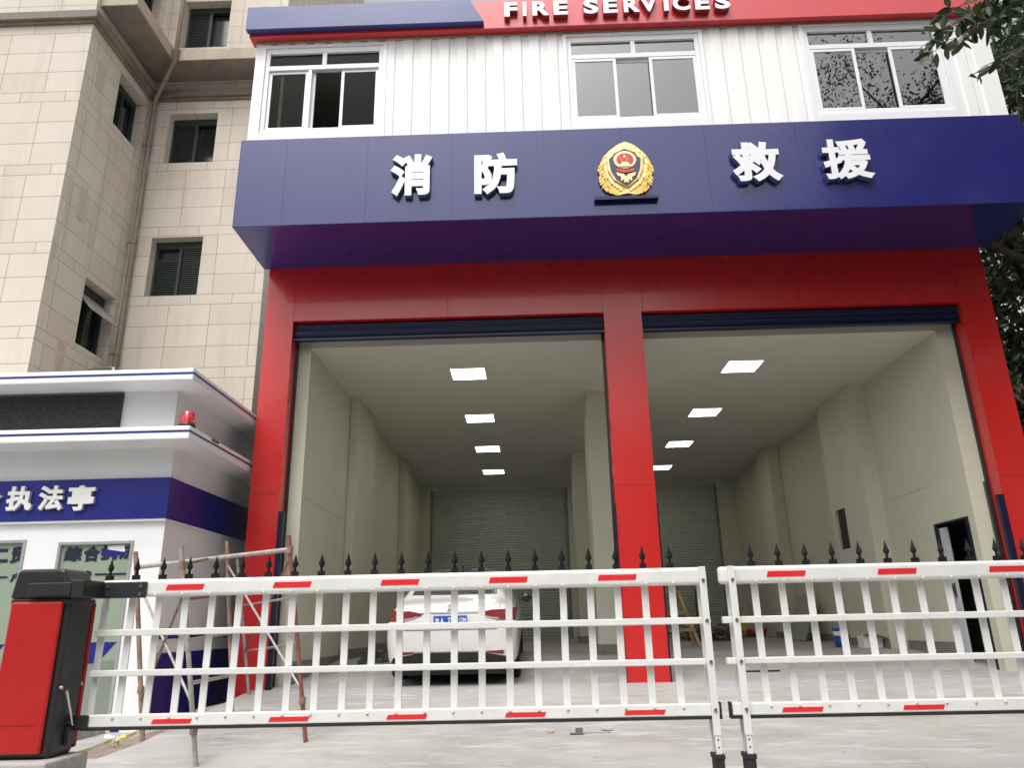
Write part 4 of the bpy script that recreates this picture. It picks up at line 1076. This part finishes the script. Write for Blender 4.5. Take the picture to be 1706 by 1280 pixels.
# cardboard box by the pilaster
cbx = thing('cardboard_box', 'open white and brown cardboard box against the right bay pilaster', 'box', (5.83, 3.3, fl(3.3)))
x, y, z = 5.83, 3.28, fl(3.28)
q = MB(); q.box(x - .16, x + .16, y - .13, y + .13, z + .001, z + .20); q.build('carton', PAPERW, cbx)
q = MB(); q.prism([(x - .17, y - .135, z + .204), (x + .17, y - .135, z + .204), (x + .26, y - .28, z + .145), (x - .10, y - .28, z + .25)], (0, 0, .006)); q.prism([(x - .17, y + .135, z + .204), (x + .17, y + .135, z + .204), (x + .2, y + .27, z + .30), (x - .16, y + .27, z + .29)], (0, 0, .006)); q.build('flap', CARD, cbx)
# rubbish pile
rp = MB(); random.seed(11)
for k in range(120):
    cx_, cy_ = 3.55 + random.random() * 1.45, 7.6 + random.random() * 2.9
    a = random.uniform(0, 6.28); L = random.uniform(.2, .75); zz = fl(cy_) + random.uniform(.01, .06 + .34 * max(0, (cy_ - 8.2) / 2.3))
    d_ = Vector((math.cos(a), math.sin(a), random.uniform(-.12, .3))) * L; n_v = Vector((-math.sin(a), math.cos(a), 0)) * random.uniform(.01, .06)
    c_ = Vector((cx_, cy_, max(zz, fl(cy_) + .03)))
    rp.prism([c_ - n_v, c_ + n_v, c_ + d_ + n_v, c_ + d_ - n_v], (0, 0, .015), random.choice((0, 0, 1, 2)))
o = rp.build('rubbish_heap', [mat('scrap_dark', (.06, .05, .045), .8, var=.4, vscale=8), CARD, mat('scrap_maroon', (.16, .05, .05), .7)]); single(o, (4, 9.2, fl(9.2))); tag(o, 'heap of dark scrap strips and offcuts at the back of the right bay', 'rubbish', kind='stuff')
for (xa, ya, xb, yb, zb_, lb) in ((4.55, 11.2, 4.80, 12.4, 1.65, 'thin dark pole leaning on the back roller door, left of the taller one'), (4.75, 11.2, 4.98, 12.4, 1.9, 'taller thin dark pole leaning on the back roller door'), (3.6, 11.0, 3.2, 12.4, 1.3, 'short dark rod leaning across behind the rubbish heap')):
    o = MB().tube([(xa, ya, fl(ya) + .02), (xb, yb, zb_)], .02, 8).build('leaning_pole', mat('pole_dark', (.07, .055, .045), .6)); single(o, (xa, ya, fl(ya))); tag(o, lb, 'pole')
for (xa, ya, w_, h_, lb, m_) in ((5.55, 11.2, .45, .75, 'small grey board leaning against the right wall near the back corner', BOARD), (5.95, 7.6, 1.1, .95, 'wide grey board leaning on the right wall beyond the slot pilaster', BOARD)):
    z = fl(ya); b = MB()
    if xa > 5.5: b.prism([(xa - .12, ya - w_, z), (xa - .12, ya, z), (xa + .20, ya, z + h_), (xa + .20, ya - w_, z + h_)], (-.015, 0, .005))
    else: b.prism([(xa, ya, z), (xa + w_, ya, z), (xa + w_, ya + .3, z + h_), (xa, ya + .3, z + h_)], (0, -.015, .005))
    o = b.build('leaning_board', m_); single(o, (xa, ya, z)); tag(o, lb, 'board')
a, b_ = at(1238, 1121, 'z', .06), at(1301, 1120, 'z', .06)
o = MB().box(a.x, b_.x, a.y, a.y + .04, ramp_z(a.y) + .003, ramp_z(a.y) + .022).build('rubber_strip', RUBBER); single(o, (a.x, a.y, ramp_z(a.y))); tag(o, 'straight black rubber strip lying on the floor of the right bay', 'strip')
# dark clutter along the left wall beside the car
random.seed(8); b = MB()
for k in range(16):
    cx_, cy_ = -3.0 + random.random() * .55, 2.2 + random.random() * 2.2; s_ = random.uniform(.05, .16); zz = fl(cy_)
    b.box(cx_, cx_ + s_ * 1.6, cy_, cy_ + s_, zz + .002 + k * .0005, zz + s_ * .9)
o = b.build('wall_clutter', mat('clutter_dark', (.07, .07, .06), .8, var=.4)); single(o, (-2.8, 3, fl(3))); tag(o, 'low dark heap of building scraps along the left wall beside the car', 'rubbish', kind='stuff')

# small litter on the driveway
def on_ramp(px, py):
    p_ = at(px, py, 'z', -.2)
    for _ in range(25): p_ = at(px, py, 'z', ramp_z(p_.y))
    return p_
for px, py, kind, lb in ((965, 1223, 'brick', 'grey broken brick piece on the driveway with a thin wire beside it'), (1011, 1218, 'tile', 'pale flat tile chip on the driveway, rightmost of the three chips'), (916, 1222, 'chip', 'small white and reddish chip on the driveway, leftmost of the three chips')):
    p_ = on_ramp(px, py); b = MB()
    if kind == 'brick': b.box(p_.x - .035, p_.x + .035, p_.y - .02, p_.y + .02, p_.z + .002, p_.z + .05); b.box(p_.x - .09, p_.x + .04, p_.y - .06, p_.y - .022, p_.z + .002, p_.z + .012); b.tube([(p_.x + .04, p_.y, p_.z + .006), (p_.x + .16, p_.y - .02, p_.z + .006), (p_.x + .30, p_.y - .01, p_.z + .006)], .004, 5)
    elif kind == 'tile': b.box(p_.x - .05, p_.x + .05, p_.y - .03, p_.y + .03, p_.z + .004, p_.z + .03)
    else: b.prism([(p_.x - .03, p_.y - .02, p_.z + .003), (p_.x + .03, p_.y - .03, p_.z + .003), (p_.x + .04, p_.y + .02, p_.z + .003)], (0, 0, .025))
    o = b.build('rubble_chip', mat('rubble_' + kind, {'brick': (.16, .17, .15), 'tile': (.50, .48, .45), 'chip': (.52, .40, .36)}[kind], .8), bevel=.004); single(o, p_); tag(o, lb, 'rubble')

# ---------------------------------------------------------------- trees
import numpy as np
def leaf_cloud(rng, centres, per, spread, size, keep=None):
    """many small folded leaf blades round the twig ends"""
    vs, fs = [], []
    for c_ in centres:
        n = int(per * rng.uniform(.6, 1.3))
        P_ = np.array(c_) + rng.normal(0, 1, (n, 3)) * np.array(spread) * rng.uniform(.7, 1.2)
        for p_ in P_:
            if keep is not None and not keep(p_): continue
            d = rng.normal(0, 1, 3); d[2] -= .55; d /= np.linalg.norm(d)
            s_ = rng.normal(0, 1, 3); s_ -= d * s_.dot(d); s_ /= np.linalg.norm(s_)
            nrm = np.cross(d, s_); L = size * rng.uniform(.7, 1.3); W_ = L * .42
            k = len(vs)
            vs += [p_, p_ + d * L * .35 + s_ * W_ * .5 + nrm * L * .06, p_ + d * L * .75 + s_ * W_ * .4 + nrm * L * .04, p_ + d * L, p_ + d * L * .75 - s_ * W_ * .4 + nrm * L * .04, p_ + d * L * .35 - s_ * W_ * .5 + nrm * L * .06]
            fs += [(k, k + 1, k + 2, k + 3), (k, k + 3, k + 4, k + 5)]
    return vs, fs
def tree(label, x, y, h, rad, seed, leaf=.16, n_limb=11, per=70, mat_=LEAF, keep=None, group='trees beside the station', z0=None, low=.30, clump=.17):
    rng = np.random.default_rng(seed); z = gz(x, y) if z0 is None else z0
    t = thing('broadleaf_tree', label, 'tree', (x, y, z), group)
    tr = MB(); base = Vector((x, y, z - .05))
    top = Vector((x + rng.uniform(-.5, .5), y + rng.uniform(-.5, .5), z + h * .8))
    pts = [base.lerp(top, k / 6) + Vector((rng.uniform(-.12, .12), rng.uniform(-.12, .12), 0)) * (k > 0) for k in range(7)]
    tr.tube(pts, [.022 * h * (1 - .13 * k) for k in range(7)], 10)
    ends = []
    for k in range(n_limb):
        f = low + (1 - low) * (k / n_limb); p0 = base.lerp(top, f)
        a = k * 2.4 + rng.uniform(-.4, .4); R_ = rad * (1 - .45 * abs(f - .55)) * rng.uniform(.75, 1.1)
        e = p0 + Vector((math.cos(a) * R_, math.sin(a) * R_, h * rng.uniform(.02, .20)))
        mid = p0.lerp(e, .5) + Vector((0, 0, .06 * h * rng.uniform(0, 1)))
        tr.tube([p0, mid, e], [.008 * h, .005 * h, .002 * h], 6)
        for q_ in range(5):
            s0 = p0.lerp(mid, .5).lerp(e, q_ / 4.5) if q_ else mid
            b_ = s0 + Vector(tuple(rng.normal(0, 1, 3))) * rad * .26
            tr.tube([s0, s0.lerp(b_, .5) + Vector((0, 0, .05)), b_], [.0035 * h, .002 * h, .0008 * h], 4)
            ends.append(tuple(b_)); 
        ends.append(tuple(e))
    tr.build('trunk', BARK, t)
    sp = (rad * clump, rad * clump, rad * clump * .7)
    vs, fs_ = leaf_cloud(rng, ends, per, sp, leaf, keep)
    m = MB(); off = None
    m.v = [tuple(v) for v in vs]; m.f = fs_; m.mi = [0] * len(fs_); m.smooth = [False] * len(fs_)
    m.build('crown', mat_, t)
    return t
tree('tall dark tree just beyond the right end of the blue band', 10.7, 2.6, 15.0, 3.1, 1, .20, 18, 190, LEAF, low=.10)
tree('dark tree farther back at the top right behind the white storey', 12.6, 6.5, 17.0, 3.6, 3, .22, 18, 170, LEAF2, low=.15)
tree('lower bushy tree beside the red right column', 10.3, 6.0, 8.0, 2.3, 4, .18, 15, 170, LEAF2, low=.10)
# the near tree whose branch hangs into the top right corner
def keep_near(p_):
    d = Vector(p_) - CAM; z = d.dot(fwd)
    return z < .2 or d.dot(RT) / z > .705
nt_ = tree('near tree at the right edge with a leafy twig hanging over the upper right window', 10.9, -7.6, 15.4, 4.2, 5, .09, 34, 640, LEAF2, keep_near, group=None, low=.40, clump=.115)
tree('tall street tree behind the camera, nearest the road', 8.6, -12.2, 14.0, 4.2, 6, .13, 24, 420, LEAF, group='street trees behind the camera')
tree('second street tree behind the camera, farther right', 17.0, -5.0, 17.0, 4.2, 7, .24, 16, 150, LEAF, group='street trees behind the camera')
far = tree('unseen tree across the road, added to block low sky light', -22, -27, 12.0, 3.9, 9, .20, 16, 210, LEAF, group='unseen trees added to block low sky light', low=.14)  # unseen row added to keep low sky light off the lintel
for k in range(1, 8):
    c_ = copy_tree(far); c_.location.x = -22 + 7.0 * k; c_.location.y = -27 + (k * 37 % 5) * .5; c_.rotation_euler.z = k * 1.7; s_ = .9 + .06 * (k * 3 % 5); c_.scale = (s_, s_, s_)
# hanging twigs with full leaves, parts of the near tree
rng = np.random.default_rng(21)
tw = MB(); lv, lf_ = [], []
def twig(p0, p1, sag, nl, L):
    a, b_ = Vector(p0), Vector(p1); pts = [a.lerp(b_, k / 6) - Vector((0, 0, sag * math.sin(math.pi * k / 6))) for k in range(7)]
    tw.tube(pts, [.007 * (1 - .12 * k) for k in range(7)], 5)
    for k in range(nl):
        f = .18 + .82 * (k + rng.uniform(0, .8)) / nl; i = min(int(f * 6), 5); p_ = pts[i].lerp(pts[i + 1], min(1, f * 6 - i))
        d = (b_ - a).normalized() * .55 + Vector(tuple(rng.normal(0, .75, 3))) + Vector((0, 0, -.55)); d.normalize()
        s_ = d.cross(Vector(tuple(rng.normal(0, 1, 3)))).normalized(); nn = d.cross(s_)
        l = L * rng.uniform(.75, 1.2); w_ = l * .40; k0 = len(lv); p_ = p_ + d * .015
        lv.extend([p_, p_ + d * l * .2 + s_ * w_ * .36 + nn * l * .04, p_ + d * l * .5 + s_ * w_ * .5 + nn * l * .06, p_ + d * l * .82 + s_ * w_ * .28 + nn * l * .03, p_ + d * l,
                   p_ + d * l * .82 - s_ * w_ * .28 + nn * l * .03, p_ + d * l * .5 - s_ * w_ * .5 + nn * l * .06, p_ + d * l * .2 - s_ * w_ * .36 + nn * l * .04, p_ + d * l * .5])
        lf_.extend([(k0, k0 + 1, k0 + 2, k0 + 8), (k0 + 8, k0 + 2, k0 + 3, k0 + 4), (k0, k0 + 8, k0 + 6, k0 + 7), (k0 + 8, k0 + 4, k0 + 5, k0 + 6)])
YT = -6.6
root = at(1760, -60, 'y', YT)
for (ax_, ay_), n_lv, sag in (((1545, 92), 44, -.02), ((1590, 75), 40, .0), ((1530, 82), 26, -.03), ((1605, 25), 36, 0), ((1570, 20), 30, 0), ((1660, 25), 40, 0), ((1640, 50), 40, .0), ((1560, 55), 36, -.01)):
    twig(root + Vector(tuple(rng.normal(0, .06, 3))), at(ax_, ay_, 'y', YT + rng.uniform(-.3, .3)), sag, n_lv, .105)
r2 = at(1750, 60, 'y', YT)
for (ax_, ay_), n_lv in (((1612, 128), 13), ((1635, 112), 14), ((1660, 95), 16), ((1690, 150), 16), ((1680, 60), 16)):
    twig(r2, at(ax_, ay_, 'y', YT + rng.uniform(-.25, .25)), .0, n_lv, .10)
tw.tube([(10.6, -7.6, 7.4), (5.6, -6.9, 6.1), (4.0, -6.7, 5.2), root], [.06, .045, .025, .012], 8); tw.tube([(4.0, -6.7, 5.2), r2], [.022, .01], 6)
tw.build('hanging_branch', BARK, nt_)
m = MB(); m.v = [tuple(v) for v in lv]; m.f = lf_; m.mi = [0] * len(lf_); m.smooth = [True] * len(lf_)
m.build('branch_leaves', LEAF, nt_)

for o in bpy.data.objects:
    if '_local' in o: del o['_local']
